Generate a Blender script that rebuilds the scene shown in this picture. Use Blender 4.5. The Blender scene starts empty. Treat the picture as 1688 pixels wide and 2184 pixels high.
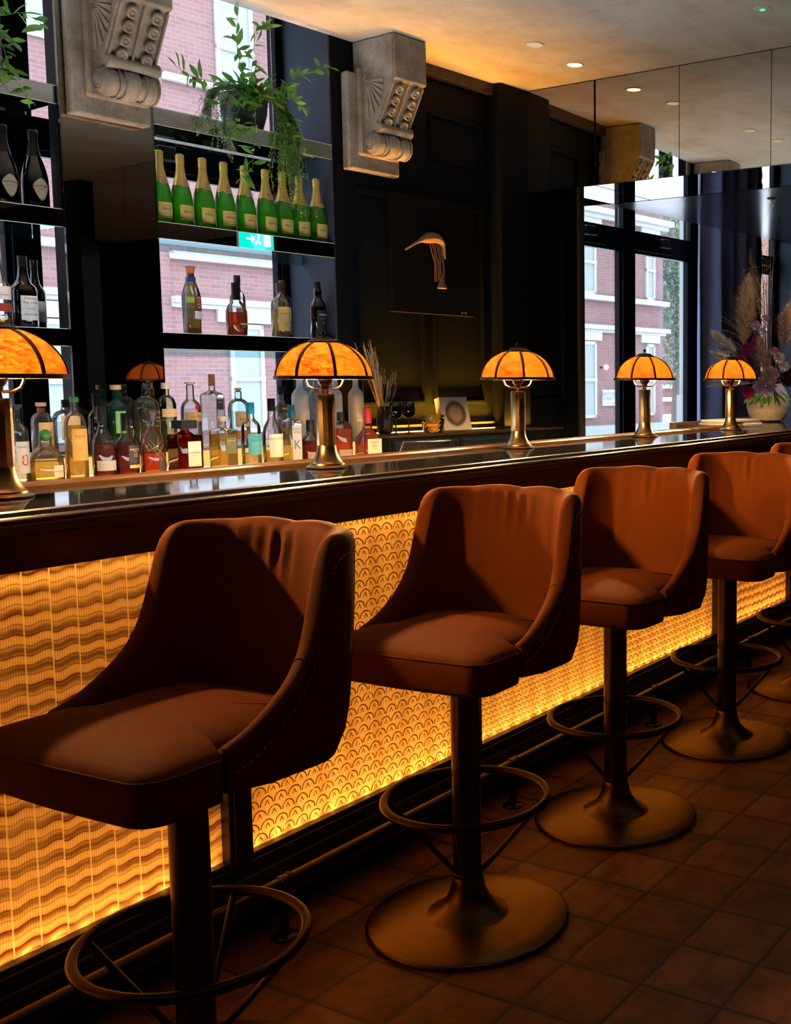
import bpy, math, random
from mathutils import Vector, Matrix
PI = math.pi; R = math.radians
sc = bpy.context.scene
col = sc.collection
rnd = random.Random(7)

# ------------------------------------------------------------------ camera, world, exposure
cd = bpy.data.cameras.new('camera'); cam = bpy.data.objects.new('camera', cd); col.objects.link(cam)
cd.sensor_fit = 'VERTICAL'; cd.sensor_height = 24.0; cd.sensor_width = 24.0
cd.lens = 2357.145 / 2184 * 24.0
cd.shift_x = -(1398.72 - 844) / 2184; cd.shift_y = -(1092 - 1052.14) / 2184
cd.clip_start = 0.05; cd.clip_end = 200
cam.location = (-2.0576, -1.5410, 1.3425)
cam.rotation_euler = (R(90 - 5.7614), 0, R(-61.8163))
sc.camera = cam

SKY = 10.5
w = bpy.data.worlds.new('overcast_sky'); sc.world = w; w.use_nodes = True
nt = w.node_tree; bg = nt.nodes['Background']
# overcast sky: the zenith is about three times as bright as the horizon
_tc = nt.nodes.new('ShaderNodeTexCoord'); _sx = nt.nodes.new('ShaderNodeSeparateXYZ'); _mr = nt.nodes.new('ShaderNodeMapRange')
nt.links.new(_tc.outputs['Generated'], _sx.inputs[0]); nt.links.new(_sx.outputs[2], _mr.inputs[0])
_mr.inputs[1].default_value = 0.0; _mr.inputs[2].default_value = 1.0; _mr.inputs[3].default_value = SKY * .38; _mr.inputs[4].default_value = SKY
bg.inputs['Color'].default_value = (0.74, 0.86, 1.0, 1); nt.links.new(_mr.outputs[0], bg.inputs['Strength'])

vs = sc.view_settings
vs.view_transform = 'Standard'; vs.look = 'None'; vs.gamma = 1.0; vs.exposure = 0.0; vs.use_curve_mapping = False
sc.cycles.use_denoising = True
sc.cycles.max_bounces = 10; sc.cycles.diffuse_bounces = 4; sc.cycles.glossy_bounces = 5
sc.cycles.transmission_bounces = 8; sc.cycles.transparent_max_bounces = 24
sc.cycles.caustics_reflective = False; sc.cycles.caustics_refractive = False
sc.cycles.sample_clamp_indirect = 4.0

WA = R(-6.6786)                                   # the window wall runs at a slight angle to the bar
CW, SW = math.cos(WA), math.sin(WA)
def WP(s, o, z): return Vector((s * CW - o * SW, s * SW + o * CW, z))
WALL = 2.95; CEIL = 3.108

def area(name, loc, size, power, color, rot=(0, 0, 0), sizey=None, portal=False, spread=None):
    l = bpy.data.lights.new(name, 'AREA'); l.energy = power; l.color = color; l.size = size
    if sizey: l.shape = 'RECTANGLE'; l.size_y = sizey
    if portal: l.cycles.is_portal = True
    if spread: l.spread = spread
    o = bpy.data.objects.new(name, l); o.location = loc; o.rotation_euler = rot; col.objects.link(o); return o
# daylight portals in the window openings (they only guide sky light, they add none)
area('niche_window_portal', WP(1.5, 3.45, 2.2), 1.0, 1, (1, 1, 1), (R(-90), 0, WA), 2.4, True)
area('side_niche_portal', WP(0.0, 3.45, 2.2), 1.0, 1, (1, 1, 1), (R(-90), 0, WA), 2.4, True)
area('street_window_portal', WP(5.0, 3.45, 1.9), 2.1, 1, (1, 1, 1), (R(-90), 0, WA), 2.4, True)

# ------------------------------------------------------------------ node expression helper
class X:
    def __init__(s, nt, sk): s.nt = nt; s.sk = sk
    def _m(s, op, b=None, c=None):
        n = s.nt.nodes.new('ShaderNodeMath'); n.operation = op
        for i, v in enumerate((s, b, c)):
            if v is None: continue
            if isinstance(v, X): s.nt.links.new(v.sk, n.inputs[i])
            else: n.inputs[i].default_value = v
        return X(s.nt, n.outputs[0])
    def __add__(s, b): return s._m('ADD', b)
    def __sub__(s, b): return s._m('SUBTRACT', b)
    def __mul__(s, b): return s._m('MULTIPLY', b)
    def __truediv__(s, b): return s._m('DIVIDE', b)
    def lt(s, b): return s._m('LESS_THAN', b)
    def gt(s, b): return s._m('GREATER_THAN', b)
    def sin(s): return s._m('SINE')
    def fract(s): return s._m('FRACT')
    def floor(s): return s._m('FLOOR')
    def abs(s): return s._m('ABSOLUTE')
    def sqrt(s): return s._m('SQRT')
    def mod(s, b): return s._m('FLOORED_MODULO', b)
    def max(s, b): return s._m('MAXIMUM', b)
    def min(s, b): return s._m('MINIMUM', b)
    def pow(s, b): return s._m('POWER', b)
    def step(s, a, b):
        n = s.nt.nodes.new('ShaderNodeMapRange'); n.interpolation_type = 'SMOOTHSTEP'
        s.nt.links.new(s.sk, n.inputs[0]); n.inputs[1].default_value = a; n.inputs[2].default_value = b
        return X(s.nt, n.outputs[0])
class MT:
    def __init__(s, name):
        s.m = bpy.data.materials.new(name); s.m.use_nodes = True; s.nt = s.m.node_tree
        s.nt.nodes.clear(); s.out = s.nt.nodes.new('ShaderNodeOutputMaterial')
        s.tc = s.nt.nodes.new('ShaderNodeTexCoord')
    def n(s, t): return s.nt.nodes.new(t)
    def l(s, a, b): s.nt.links.new(a.sk if isinstance(a, X) else a, b)
    def xyz(s, sk=None):
        n = s.n('ShaderNodeSeparateXYZ'); s.l(sk or s.tc.outputs['Object'], n.inputs[0]); return [X(s.nt, o) for o in n.outputs]
    def vec(s, a, b, c=0.0):
        n = s.n('ShaderNodeCombineXYZ')
        for i, v in enumerate((a, b, c)):
            if isinstance(v, X): s.l(v, n.inputs[i])
            else: n.inputs[i].default_value = v
        return n.outputs[0]
    def noise(s, scale, detail=3, rough=.55, vec=None, dist=0):
        n = s.n('ShaderNodeTexNoise'); n.inputs['Scale'].default_value = scale; n.inputs['Detail'].default_value = detail
        n.inputs['Roughness'].default_value = rough; n.inputs['Distortion'].default_value = dist
        s.l(vec or s.tc.outputs['Object'], n.inputs['Vector']); return X(s.nt, n.outputs[0])
    def voro(s, scale, vec=None, feat='F1'):
        n = s.n('ShaderNodeTexVoronoi'); n.feature = feat; n.inputs['Scale'].default_value = scale
        s.l(vec or s.tc.outputs['Object'], n.inputs['Vector']); return X(s.nt, n.outputs[0])
    def ramp(s, f, stops):
        n = s.n('ShaderNodeValToRGB'); e = n.color_ramp.elements
        while len(e) < len(stops): e.new(0.5)
        for i, (p, c) in enumerate(stops): e[i].position = p; e[i].color = (*c, 1)
        s.l(f, n.inputs[0]); return n.outputs[0]
    def mix(s, f, a, b, mode='MIX'):
        n = s.n('ShaderNodeMix'); n.data_type = 'RGBA'; n.blend_type = mode
        for i, v in ((0, f), (6, a), (7, b)):
            if isinstance(v, (int, float)): n.inputs[i].default_value = v
            elif isinstance(v, tuple): n.inputs[i].default_value = (*v, 1)
            else: s.l(v, n.inputs[i])
        return n.outputs[2]
    def bump(s, h, strength=.3, dist=.01):
        n = s.n('ShaderNodeBump'); n.inputs['Strength'].default_value = strength; n.inputs['Distance'].default_value = dist
        s.l(h, n.inputs['Height']); return n.outputs[0]
    def pr(s, color=(.5, .5, .5), rough=.5, metal=0.0, bump=None, **k):
        p = s.n('ShaderNodeBsdfPrincipled')
        d = {'Base Color': color, 'Roughness': rough, 'Metallic': metal}; d.update(k)
        for key, v in d.items():
            i = p.inputs[key]
            if isinstance(v, tuple): i.default_value = (*v, 1) if len(v) == 3 else v
            elif isinstance(v, (int, float)): i.default_value = v
            else: s.l(v, i)
        if bump is not None: s.l(bump, p.inputs['Normal'])
        return p.outputs[0]
    def fin(s, sh): s.l(sh, s.out.inputs[0]); return s.m
def mixsh(t, f, a, b):
    n = t.n('ShaderNodeMixShader')
    if isinstance(f, (int, float)): n.inputs[0].default_value = f
    else: t.l(f, n.inputs[0])
    t.l(a, n.inputs[1]); t.l(b, n.inputs[2]); return n.outputs[0]
_M = {}
def simple(name, color, rough=.5, metal=0.0, nb=None, **k):
    """plain material with a little noise in colour and surface"""
    if name in _M: return _M[name]
    t = MT(name); sc_, st = nb or (40, .12)
    f = t.noise(sc_, 3)
    c = t.mix(f, tuple(x * .82 for x in color), tuple(min(1, x * 1.15) for x in color))
    _M[name] = t.fin(t.pr(c, rough, metal, t.bump(f, st, .002), **k)); return _M[name]
def emit(name, color, strength):
    if name in _M: return _M[name]
    t = MT(name); e = t.n('ShaderNodeEmission'); e.inputs[0].default_value = (*color, 1); e.inputs[1].default_value = strength
    _M[name] = t.fin(e.outputs[0]); return _M[name]
def glass(name, tint, edge=.55, gloss=1.0, rough=.02, milk=0.0, milkcol=None):
    """thin clear or tinted bottle glass: tinted see-through, darker at grazing edges, with reflections"""
    if name in _M: return _M[name]
    t = MT(name)
    lw = t.n('ShaderNodeLayerWeight'); lw.inputs[0].default_value = .5
    fc = X(t.nt, lw.outputs[1])
    tr = t.n('ShaderNodeBsdfTransparent'); t.l(t.mix(fc.step(.45, .92), tint, tuple(x * edge for x in tint)), tr.inputs[0])
    gl = t.n('ShaderNodeBsdfGlossy'); gl.inputs[0].default_value = (1, 1, 1, 1); gl.inputs['Roughness'].default_value = rough
    fr = t.n('ShaderNodeFresnel'); fr.inputs[0].default_value = 1.5
    b = tr.outputs[0]
    if milk:
        d = t.n('ShaderNodeBsdfDiffuse'); d.inputs[0].default_value = (*(milkcol or tint), 1)
        tl = t.n('ShaderNodeBsdfTranslucent'); tl.inputs[0].default_value = (*(milkcol or tint), 1)
        b = mixsh(t, milk, b, mixsh(t, .6, d.outputs[0], tl.outputs[0]))
    f = X(t.nt, fr.outputs[0]) * gloss
    _M[name] = t.fin(mixsh(t, f.sk, b, gl.outputs[0])); return _M[name]

# ------------------------------------------------------------------ mesh helpers
class MB:
    def __init__(s): s.v = []; s.f = []
    def add(s, vs, fs, M=None):
        b = len(s.v)
        s.v += [tuple(M @ Vector(v)) if M is not None else tuple(v) for v in vs]
        s.f += [tuple(b + i for i in f) for f in fs]; return s
    def box(s, x0, x1, y0, y1, z0, z1, M=None):
        v = [(x, y, z) for z in (z0, z1) for y in (y0, y1) for x in (x0, x1)]
        return s.add(v, [(0, 2, 3, 1), (4, 5, 7, 6), (0, 1, 5, 4), (2, 6, 7, 3), (0, 4, 6, 2), (1, 3, 7, 5)], M)
    def cbox(s, c, d, M=None): return s.box(c[0] - d[0] / 2, c[0] + d[0] / 2, c[1] - d[1] / 2, c[1] + d[1] / 2, c[2] - d[2] / 2, c[2] + d[2] / 2, M)
    def loft(s, rings, cap0=True, cap1=True, closed=True, loop=False, M=None):
        n = len(rings[0]); v = [p for r in rings for p in r]; f = []
        m = len(rings)
        for i in range(m if loop else m - 1):
            a = i * n; b = ((i + 1) % m) * n
            for j in range(n if closed else n - 1):
                k = (j + 1) % n; f.append((a + j, a + k, b + k, b + j))
        if cap0 and not loop: f.append(tuple(range(n - 1, -1, -1)))
        if cap1 and not loop: f.append(tuple((m - 1) * n + j for j in range(n)))
        return s.add(v, f, M)
    def lathe(s, prof, n=32, sq=0, ax=1, ay=1, M=None, cap0=True, cap1=True):
        rings = []
        for p in prof:
            r, z = p[0], p[1]; k = p[2] if len(p) > 2 else sq
            ring = []
            for j in range(n):
                a = 2 * PI * (j + .5) / n; c, q = math.cos(a), math.sin(a)
                e = 1.0
                if k: g = 2 + 10 * k; e = 1 / ((abs(c) ** g + abs(q) ** g) ** (1 / g))
                axx = 1 + (ax - 1) * (1 if k or not sq else 0); ayy = 1 + (ay - 1) * (1 if k or not sq else 0)
                ring.append((r * e * c * axx, r * e * q * ayy, z))
            rings.append(ring)
        return s.loft(rings, cap0, cap1, M=M)
    def tube(s, pts, r, n=8, closed=False, M=None):
        pts = [Vector(p) for p in pts]; rs = r if isinstance(r, (list, tuple)) else [r] * len(pts)
        m = len(pts); rings = []; up = None
        for i, p in enumerate(pts):
            a = pts[i - 1] if (i or closed) else p; b = pts[(i + 1) % m] if (i < m - 1 or closed) else p
            t = (b - a).normalized()
            if up is None: up = Vector((0, 0, 1)) if abs(t.z) < .9 else Vector((1, 0, 0))
            u = (up - t * up.dot(t)); u = u.normalized() if u.length > 1e-6 else t.orthogonal().normalized(); up = u
            q = t.cross(u)
            rings.append([tuple(p + (u * math.cos(2 * PI * j / n) + q * math.sin(2 * PI * j / n)) * rs[i]) for j in range(n)])
        return s.loft(rings, loop=closed, M=M)
    def prism(s, poly, d0, d1, plane='xz', M=None):
        def P(a, b, d): return {'xz': (a, d, b), 'xy': (a, b, d), 'yz': (d, a, b)}[plane]
        n = len(poly); v = [P(a, b, d0) for a, b in poly] + [P(a, b, d1) for a, b in poly]
        f = [tuple(range(n)), tuple(range(2 * n - 1, n - 1, -1))] + [(j, n + j, n + (j + 1) % n, (j + 1) % n) for j in range(n)]
        return s.add(v, f, M)
    def sphere(s, c, r, n=10, m=7, sz=1.0, M=None):
        pr = [(max(1e-4, r * math.sin(PI * i / m)), -r * sz * math.cos(PI * i / m)) for i in range(m + 1)]
        T = Matrix.Translation(c); return s.lathe(pr, n, M=(M @ T) if M is not None else T)
    def obj(s, name, mat=None, parent=None, smooth=True, bevel=0, sub=0, angle=35, seg=2):
        me = bpy.data.meshes.new(name); me.from_pydata(s.v, [], s.f); me.validate(); me.update()
        o = bpy.data.objects.new(name, me); col.objects.link(o)
        if mat: me.materials.append(mat)
        import bmesh
        bm = bmesh.new(); bm.from_mesh(me); bmesh.ops.recalc_face_normals(bm, faces=bm.faces); bm.to_mesh(me); bm.free()
        if smooth:
            for p in me.polygons: p.use_smooth = True
            if not sub: me.set_sharp_from_angle(angle=R(angle))
        if bevel:
            b = o.modifiers.new('bevel', 'BEVEL'); b.width = bevel; b.segments = seg; b.limit_method = 'ANGLE'; b.angle_limit = R(40)
            b.harden_normals = False
        if sub: m = o.modifiers.new('sub', 'SUBSURF'); m.levels = sub; m.render_levels = sub
        if parent: o.parent = parent
        return o
def tag(o, label=None, cat=None, group=None, kind=None):
    if label: o['label'] = label
    if cat: o['category'] = cat
    if group: o['group'] = group
    if kind: o['kind'] = kind
    return o
def thing(name, label, cat, loc=(0, 0, 0), rz=0.0, group=None):
    o = bpy.data.objects.new(name, None); o.empty_display_size = .05; col.objects.link(o)
    o.location = loc; o.rotation_euler = (0, 0, rz); return tag(o, label, cat, group)
def struct(o, wall=False):
    if wall: o.rotation_euler = (0, 0, WA)
    return tag(o, kind='structure')
def wo(o): o.rotation_euler = (0, 0, WA); return o
def copytree(o, parent=None):
    c = o.copy(); col.objects.link(c)
    if parent: c.parent = parent
    for ch in list(o.children): copytree(ch, c)
    return c
def boxm(name, b, mat, parent=None, bevel=0): return MB().box(*b).obj(name, mat, parent, bevel=bevel)
def text_mesh(body, size, mat, parent, name='lettering', x=0, z=0, y=0, radius=None, depth=.0, align='CENTER', spacing=1.0, sx=1.0, rz=0.0, line=1.0, a0=0.0):
    """flat lettering in the local xz plane facing -y; with a radius it wraps round a cylinder on the z axis"""
    cu = bpy.data.curves.new(name, 'FONT'); cu.body = body; cu.size = size; cu.align_x = align; cu.align_y = 'CENTER'
    cu.extrude = depth; cu.space_character = spacing; cu.space_line = line; cu.resolution_u = 3
    t = bpy.data.objects.new('t', cu); me = bpy.data.meshes.new_from_object(t)
    bpy.data.objects.remove(t); bpy.data.curves.remove(cu)
    for v in me.vertices:
        a, b, c = v.co.x * sx + x, v.co.y + z, v.co.z
        if radius: th = a / radius + a0; v.co = (math.sin(th) * (radius + c), -math.cos(th) * (radius + c), b)
        else: v.co = (a, y - c, b)
    me.name = name; o = bpy.data.objects.new(name, me); col.objects.link(o)
    me.materials.clear(); me.materials.append(mat)
    if parent: o.parent = parent
    if rz: o.rotation_euler.z = rz
    return o
def arc_strip(rad, z0, z1, a0, a1, th=.0006, n=14, zf=None):
    """label wrapped round the -y side of a cylinder, angles in radians"""
    m = MB(); ro = rad + th; rings = []
    for i in range(n + 1):
        a = a0 + (a1 - a0) * i / n; s_, c_ = math.sin(a), -math.cos(a)
        zt = z1 if zf is None else zf(i / n, z1)
        rings.append([(s_ * rad, c_ * rad, z0), (s_ * ro, c_ * ro, z0), (s_ * ro, c_ * ro, zt), (s_ * rad, c_ * rad, zt)])
    return m.loft(rings)

# ------------------------------------------------------------------ shared materials
def m_paint(name, c, rough=.42):
    t = MT(name); f = t.noise(3, 5, .6); g = t.noise(90, 2)
    cc = t.mix(f, tuple(x * .75 for x in c), tuple(x * 1.3 for x in c))
    return t.fin(t.pr(cc, rough, 0, t.bump(g, .08, .001), **{'Specular IOR Level': .07}))
PAINT = m_paint('dark_navy_panel_paint', (.0046, .0060, .0085), .45)
LITPAINT = m_paint('daylit_navy_paint', (.05, .06, .085), .5)  # same navy paint, with daylight put into its lighter colour
FRAME = m_paint('window_frame_paint', (.006, .008, .012), .3)
def m_mirror(name, c, rough=.015):
    t = MT(name); f = t.noise(6, 4); return t.fin(t.pr(t.mix(f, c, tuple(x * .92 for x in c)), rough, 1.0))
MIRROR = m_mirror('silvered_mirror', (.86, .87, .86))
SMOKED = m_mirror('smoked_mirror', (.60, .56, .50))
BULKM = m_mirror('aged_mirror', (.74, .72, .65))
def m_ceiling():
    t = MT('mottled_plaster')
    a = t.noise(1.3, 6, .65, dist=.6); b = t.noise(5, 5, .6, dist=.8); c = t.noise(160, 3, .6); d = t.noise(28, 4)
    col0 = t.ramp(a, [(.25, (.56, .50, .43)), (.45, (.68, .62, .54)), (.7, (.78, .74, .68))])
    v = t.vec(*[x * k for x, k in zip(t.xyz(), (1.0, 3.2, 1.0))])
    s = t.noise(.9, 5, .6, v, .3)
    col1 = t.mix(s.step(.42, .75) * .55, col0, (.46, .34, .25)); col2 = t.mix(b.step(.45, .8) * .45, col1, (.44, .34, .27))
    sp = t.mix(c.step(.62, .72) * .35, col2, (.3, .24, .2))
    return t.fin(t.pr(sp, .85, 0, t.bump(c * .6 + d, .5, .004)))
def m_floor():
    t = MT('terracotta_tiles'); x, y, z = t.xyz()
    wob = t.noise(9, 4); wob2 = t.noise(11, 3, .5, t.vec(y, x, z))
    u = (x + (wob - .5) * .014) / .2; v = (y + (wob2 - .5) * .014) / .2
    iu = u.floor(); iv = v.floor()
    eu = (u.fract() - .5).abs(); ev = (v.fract() - .5).abs(); e = eu.max(ev)
    grout = e.gt(.482); soft = e.step(.40, .5)
    wn = t.n('ShaderNodeTexWhiteNoise'); wn.noise_dimensions = '2D'; t.l(t.vec(iu, iv), wn.inputs[0]); rn = X(t.nt, wn.outputs[0])
    base = t.ramp(rn, [(0, (.19, .062, .013)), (.5, (.28, .098, .021)), (1, (.36, .135, .032))])
    big = t.noise(7, 6, .7); fine = t.noise(60, 5, .7)
    stripes = t.noise(3, 4, .6, t.vec(x * .6, y * 9, z))
    base = t.mix(big.step(.42, .68) * .8, base, (.09, .030, .008)); base = t.mix(stripes.step(.50, .68) * .6, base, (.12, .045, .02))
    base = t.mix(fine.step(.6, .8) * .5, base, (.40, .18, .08)); base = t.mix(soft * .5, base, (.09, .03, .012))
    c = t.mix(grout, base, (.03, .014, .008))
    h = (fine * .25 + big * .5) - grout * 1.2 - soft * .4
    rg = (big * .35 + .32)
    return t.fin(t.pr(c, rg, 0, t.bump(h, .6, .006)))
def m_brick(name, c1, c2, mortar, k=1.0):
    t = MT(name); x, y, z = t.xyz(); b = t.n('ShaderNodeTexBrick'); t.l(t.vec(x, z), b.inputs['Vector'])
    b.inputs['Scale'].default_value = 1.0; b.inputs['Brick Width'].default_value = .24 * k; b.inputs['Row Height'].default_value = .08 * k
    b.inputs['Mortar Size'].default_value = .009 * k; b.inputs['Mortar Smooth'].default_value = .2; b.inputs['Bias'].default_value = -.1
    b.inputs['Color1'].default_value = (*c1, 1); b.inputs['Color2'].default_value = (*c2, 1); b.inputs['Mortar'].default_value = (*mortar, 1)
    f = t.noise(.7, 4); c = t.mix(f, b.outputs[0], (.75, .62, .6), 'MULTIPLY')
    return t.fin(t.pr(c, .85, 0, t.bump(X(t.nt, b.outputs[1]), .4, -.006)))
def m_wood(name, c1, c2, rough=.35, ax=0, sc=1.0):
    t = MT(name); p = t.xyz(); k = [22 * sc, 22 * sc, 22 * sc]; k[ax] = 1.6 * sc
    v = t.vec(p[0] * k[0], p[1] * k[1], p[2] * k[2]); f = t.noise(1.0, 6, .65, v, .6); g = t.noise(5.0, 3, .6, v)
    c = t.ramp(f * .75 + g * .25, [(.32, c1), (.62, c2)])
    return t.fin(t.pr(c, rough, 0, t.bump(g, .15, .0015)))
OAK = m_wood('dark_oak', (.022, .010, .004), (.085, .040, .014), .38)
LIPW = m_wood('worn_brown_lip', (.03, .011, .004), (.13, .058, .020), .38)
STONEW = simple('pale_weathered_stone', (.40, .40, .40), .7, nb=(8, .2))
BRONZE = simple('aged_bronze', (.20, .125, .05), .34, 1.0, nb=(14, .08)); DKBRZ = simple('blackened_bronze', (.075, .047, .022), .30, 1.0, nb=(14, .08))
BRASS = simple('brushed_brass', (.50, .33, .15), .30, 1.0, nb=(60, .05))
DARKMETAL = simple('dark_bronze_trim', (.10, .055, .03), .35, 1.0)
BLACKM = simple('black_satin', (.012, .012, .013), .35)
LED = emit('warm_led', (1.0, .62, .22), 6.0)

# ------------------------------------------------------------------ room shell
def poly_w(pts): return [tuple(WP(s, o, 0)[:2]) for s, o in pts]
struct(MB().prism(poly_w([(-5, -6), (8, -6), (8, 3.4), (-5, 3.4)]), -.12, 0, 'xy').obj('floor', m_floor(), smooth=False))
CEILM = m_ceiling()
struct(MB().prism(poly_w([(-5, -6), (8, -6), (8, 2.95), (-5, 2.95)]), CEIL, 3.75, 'xy').obj('ceiling', CEILM, smooth=False))
def wbox(name, b, mat=PAINT, bevel=0): return struct(MB().box(*b).obj(name, mat, smooth=False, bevel=bevel), True)
wbox('wall_window_pier', (.585, .995, 2.956, 3.03, 0, 3.75))
wbox('wall_dark_panelled', (1.99, 4.04, 2.95, 3.42, 0, 3.75))
wbox('wall_under_windows', (-5, 1.99, 3.28, 3.42, 0, .93))
wbox('wall_window_left', (-5, -.55, 2.95, 3.42, 0, 3.75))
wbox('wall_head', (-5, 8, 3.42, 3.5, 3.35, 3.75))
wbox('trim_1', (-5, 8, 2.95, 3.5, 3.70, 3.80))
wbox('wall_street_sill', (4.04, 5.93, 3.25, 3.42, 0, .70))
wbox('wall_curtain_side', (6.07, 6.86, 3.2, 3.42, 0, 3.75))
wbox('wall_far', (7.46, 7.6, -6, 3.42, 0, 3.75), LITPAINT)
wbox('wall_behind_camera', (-5, 8, -6.1, -6, 0, 3.75))
wbox('wall_left', (-5.1, -5, -6, 3.42, 0, 3.75))
wbox('wall_partition', (3.78, 3.95, -5.99, -1.92, 0, CEIL - .001), m_wood('dark_grained_boards', (.004, .004, .005), (.02, .018, .018), .3, 2))
wbox('wall_far_sill', (6.86, 7.46, 3.25, 3.42, 0, .7))
wbox('wall_side_reveal', (1.98, 1.992, 2.952, 3.42, .93, 3.7), LITPAINT)
wbox('trim_2', (3.15, 3.40, 2.85, 2.95, 0, CEIL - .002), PAINT, .006)           # pilaster
wbox('trim_3', (2.30, 3.15, 2.905, 2.95, 3.045, CEIL - .002), m_wood('crown_oak', (.03, .018, .010), (.08, .05, .028), .5))
def frame_mould(m, s0, s1, z0, z1, y=2.95):
    for k, (wd, dp) in enumerate(((.030, .010), (.016, .020))):
        a = .0 + k * .007
        m.box(s0 + a, s1 - a, y - dp, y, z1 - a - wd, z1 - a); m.box(s0 + a, s1 - a, y - dp, y, z0 + a, z0 + a + wd)
        m.box(s0 + a, s0 + a + wd, y - dp, y, z0 + a + wd, z1 - a - wd); m.box(s1 - a - wd, s1 - a, y - dp, y, z0 + a + wd, z1 - a - wd)
m = MB()
for q in ((2.06, 2.50, 2.59, 2.86), (2.66, 3.09, 2.59, 2.86), (2.115, 2.60, 1.21, 2.37), (2.66, 3.09, 1.21, 2.37), (3.45, 3.85, 1.21, 2.39), (3.45, 3.85, 2.6, 2.9)):
    frame_mould(m, *q)
m.box(1.995, 3.15, 2.946, 2.95, 2.466, 2.474)
struct(m.obj('trim_4', PAINT, smooth=False, bevel=.002), True)
wbox('trim_5', (3.99, 4.045, 2.925, 2.95, 0, CEIL - .01), m_wood('rough_edge_post', (.01, .008, .006), (.06, .045, .035), .7, 2), .004)
wbox('trim_6', (2.0, 3.15, 2.92, 2.95, 1.09, 1.104), OAK, .003)                  # ledge rail on the dark wall

# windows: frames, panes
GLASSW = glass('window_glass', (.99, 1.0, 1.0), 1.0, .45)
def window(n, s0, s1, z0, z1, mulls=(), trans=(2.355, 2.50), side=.05):
    f = MB(); y0, y1 = 3.32, 3.39
    f.box(s0, s0 + side, y0, y1, z0, z1); f.box(s1 - side, s1, y0, y1, z0, z1)
    f.box(s0 + side, s1 - side, y0, y1, z0, z0 + .07); f.box(s0 + side, s1 - side, y0, y1, z1 - .05, z1)
    cuts = [s0 + side] + [c for mm in mulls for c in mm] + [s1 - side]
    for a, b in mulls: f.box(a, b, y0 - .012, y1, z0 + .07, z1 - .05)
    for i in range(0, len(cuts), 2):
        a, b = cuts[i], cuts[i + 1]
        f.box(a, b, y0 - .008, y1, trans[0], trans[1])
        for q in (a, b - .022): f.box(q, q + .022, y0 + .01, y1 - .012, z0 + .07, trans[0])
        f.box(a + .022, b - .022, y0 + .01, y1 - .012, trans[0] - .025, trans[0]); f.box(a + .022, b - .022, y0 + .01, y1 - .012, z0 + .07, z0 + .095)
    o = struct(f.obj('window_%d' % n, FRAME, smooth=False, bevel=.003), True)
    for i in range(0, len(cuts), 2):
        a, b = cuts[i], cuts[i + 1]
        for zz in ((z0 + .08, trans[0] - .005), (trans[1] + .002, z1 - .052)):
            MB().box(a + .001, b - .001, 3.352, 3.358, *zz).obj('window_pane', GLASSW, o, smooth=False)
        c = (a + b) / 2 - .04
        MB().box(c - .045, c + .045, 3.255, 3.312, 2.405, 2.465).box(c - .05, c + .06, 3.245, 3.312, 2.398, 2.404).obj('window_opener', BLACKM, o, bevel=.003)
    return o
window(1, -.55, 1.985, .93, 3.42, mulls=((.545, .655),), trans=(2.36, 2.50))
window(2, 4.04, 6.07, .70, 3.42, mulls=((5.0, 5.155),), side=.12)
window(3, 6.86, 7.46, .70, 3.42, side=.06)

# lowered glossy ceiling and the mirrored bulkhead
def m_gloss():
    t = MT('glossy_dark_lacquer'); f = t.noise(4, 4, .6, dist=1.0); return t.fin(t.pr((.012, .015, .024), .16, 0, t.bump(f, .12, .01), **{'Specular IOR Level': .8}))
BA = R(-3.24); bo = Vector((3.708, 2.50, 0))
bw_ = thing('mirrored_bulkhead', 'mirror-clad bulkhead dropping from the plaster ceiling, reflecting the downlights and corbel', 'mirror', bo, BA)
MB().box(.006, .610, -4.45, 0, 2.507, CEIL - .002).obj('carcass', PAINT, bw_, smooth=False)
for k in range(8):
    y1 = -.57 * k - .002; y0 = max(y1 - .566, -4.45)
    if k == 0: y0 = -.558
    MB().box(0, .005, y0, y1, 2.502, CEIL - .006).obj('mirror_panel', BULKM, bw_, smooth=False)
    MB().box(0.006, .612, y0, y1, 2.500, 2.505).obj('soffit_mirror', MIRROR, bw_, smooth=False)
struct(MB().prism([(4.330, 2.236), (4.035, -2.55), tuple(WP(7.45, -2.9, 0)[:2]), tuple(WP(7.45, 2.73, 0)[:2])], 2.50, 2.85, 'xy').obj('trim_7', m_gloss(), smooth=False))

# ------------------------------------------------------------------ outside: street, facing buildings, tree
tag(MB().box(-40, 80, 3.6, 60, -.45, -.30).obj('street_ground', simple('pale_paving', (.72, .72, .72), .8), smooth=False), kind='structure'); wo(bpy.data.objects['street_ground'])
BR = m_brick('red_brick', (.235, .115, .115), (.18, .09, .092), (.19, .165, .18))
SASH = simple('weathered_sash_paint', (.36, .37, .37), .5)
WGL = simple('pale_reflecting_pane', (.22, .26, .30), .15)
bd = thing('brick_building', 'red brick building with white stone bands across the street', 'building', WP(0, 17.4, 0), WA)
SRF = -.3
MB().box(-12, 26.04, 0, 8, SRF, 14).obj('brick_wall', BR, bd, smooth=False)
MB().box(8.3, 9.975, -.02, 0, SRF, 14).obj('brick_pier', BR, bd, smooth=False)
band = MB()
for a, b in ((-12, 8.25), (9.975, 26.2)):
    for z0, z1, d in ((3.60, 3.74, .16), (2.80, 2.92, .18), (2.72, 2.80, .08), (5.96, 6.12, .26), (5.84, 5.96, .14), (6.80, 6.92, .14)):
        if z0 > 6.5 and a > 0: band.box(9.975, 11.1, -d, 0, z0, z1)
        elif 5 < z0 < 6.5 and a < 9.98 and b > 10: band.box(21.5, b + (d - .16), -d, 0, z0, z1)
        elif z0 < 5: band.box(a, b + (d - .16 if b > 9 else 0), -d, 0, z0, z1)
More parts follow.
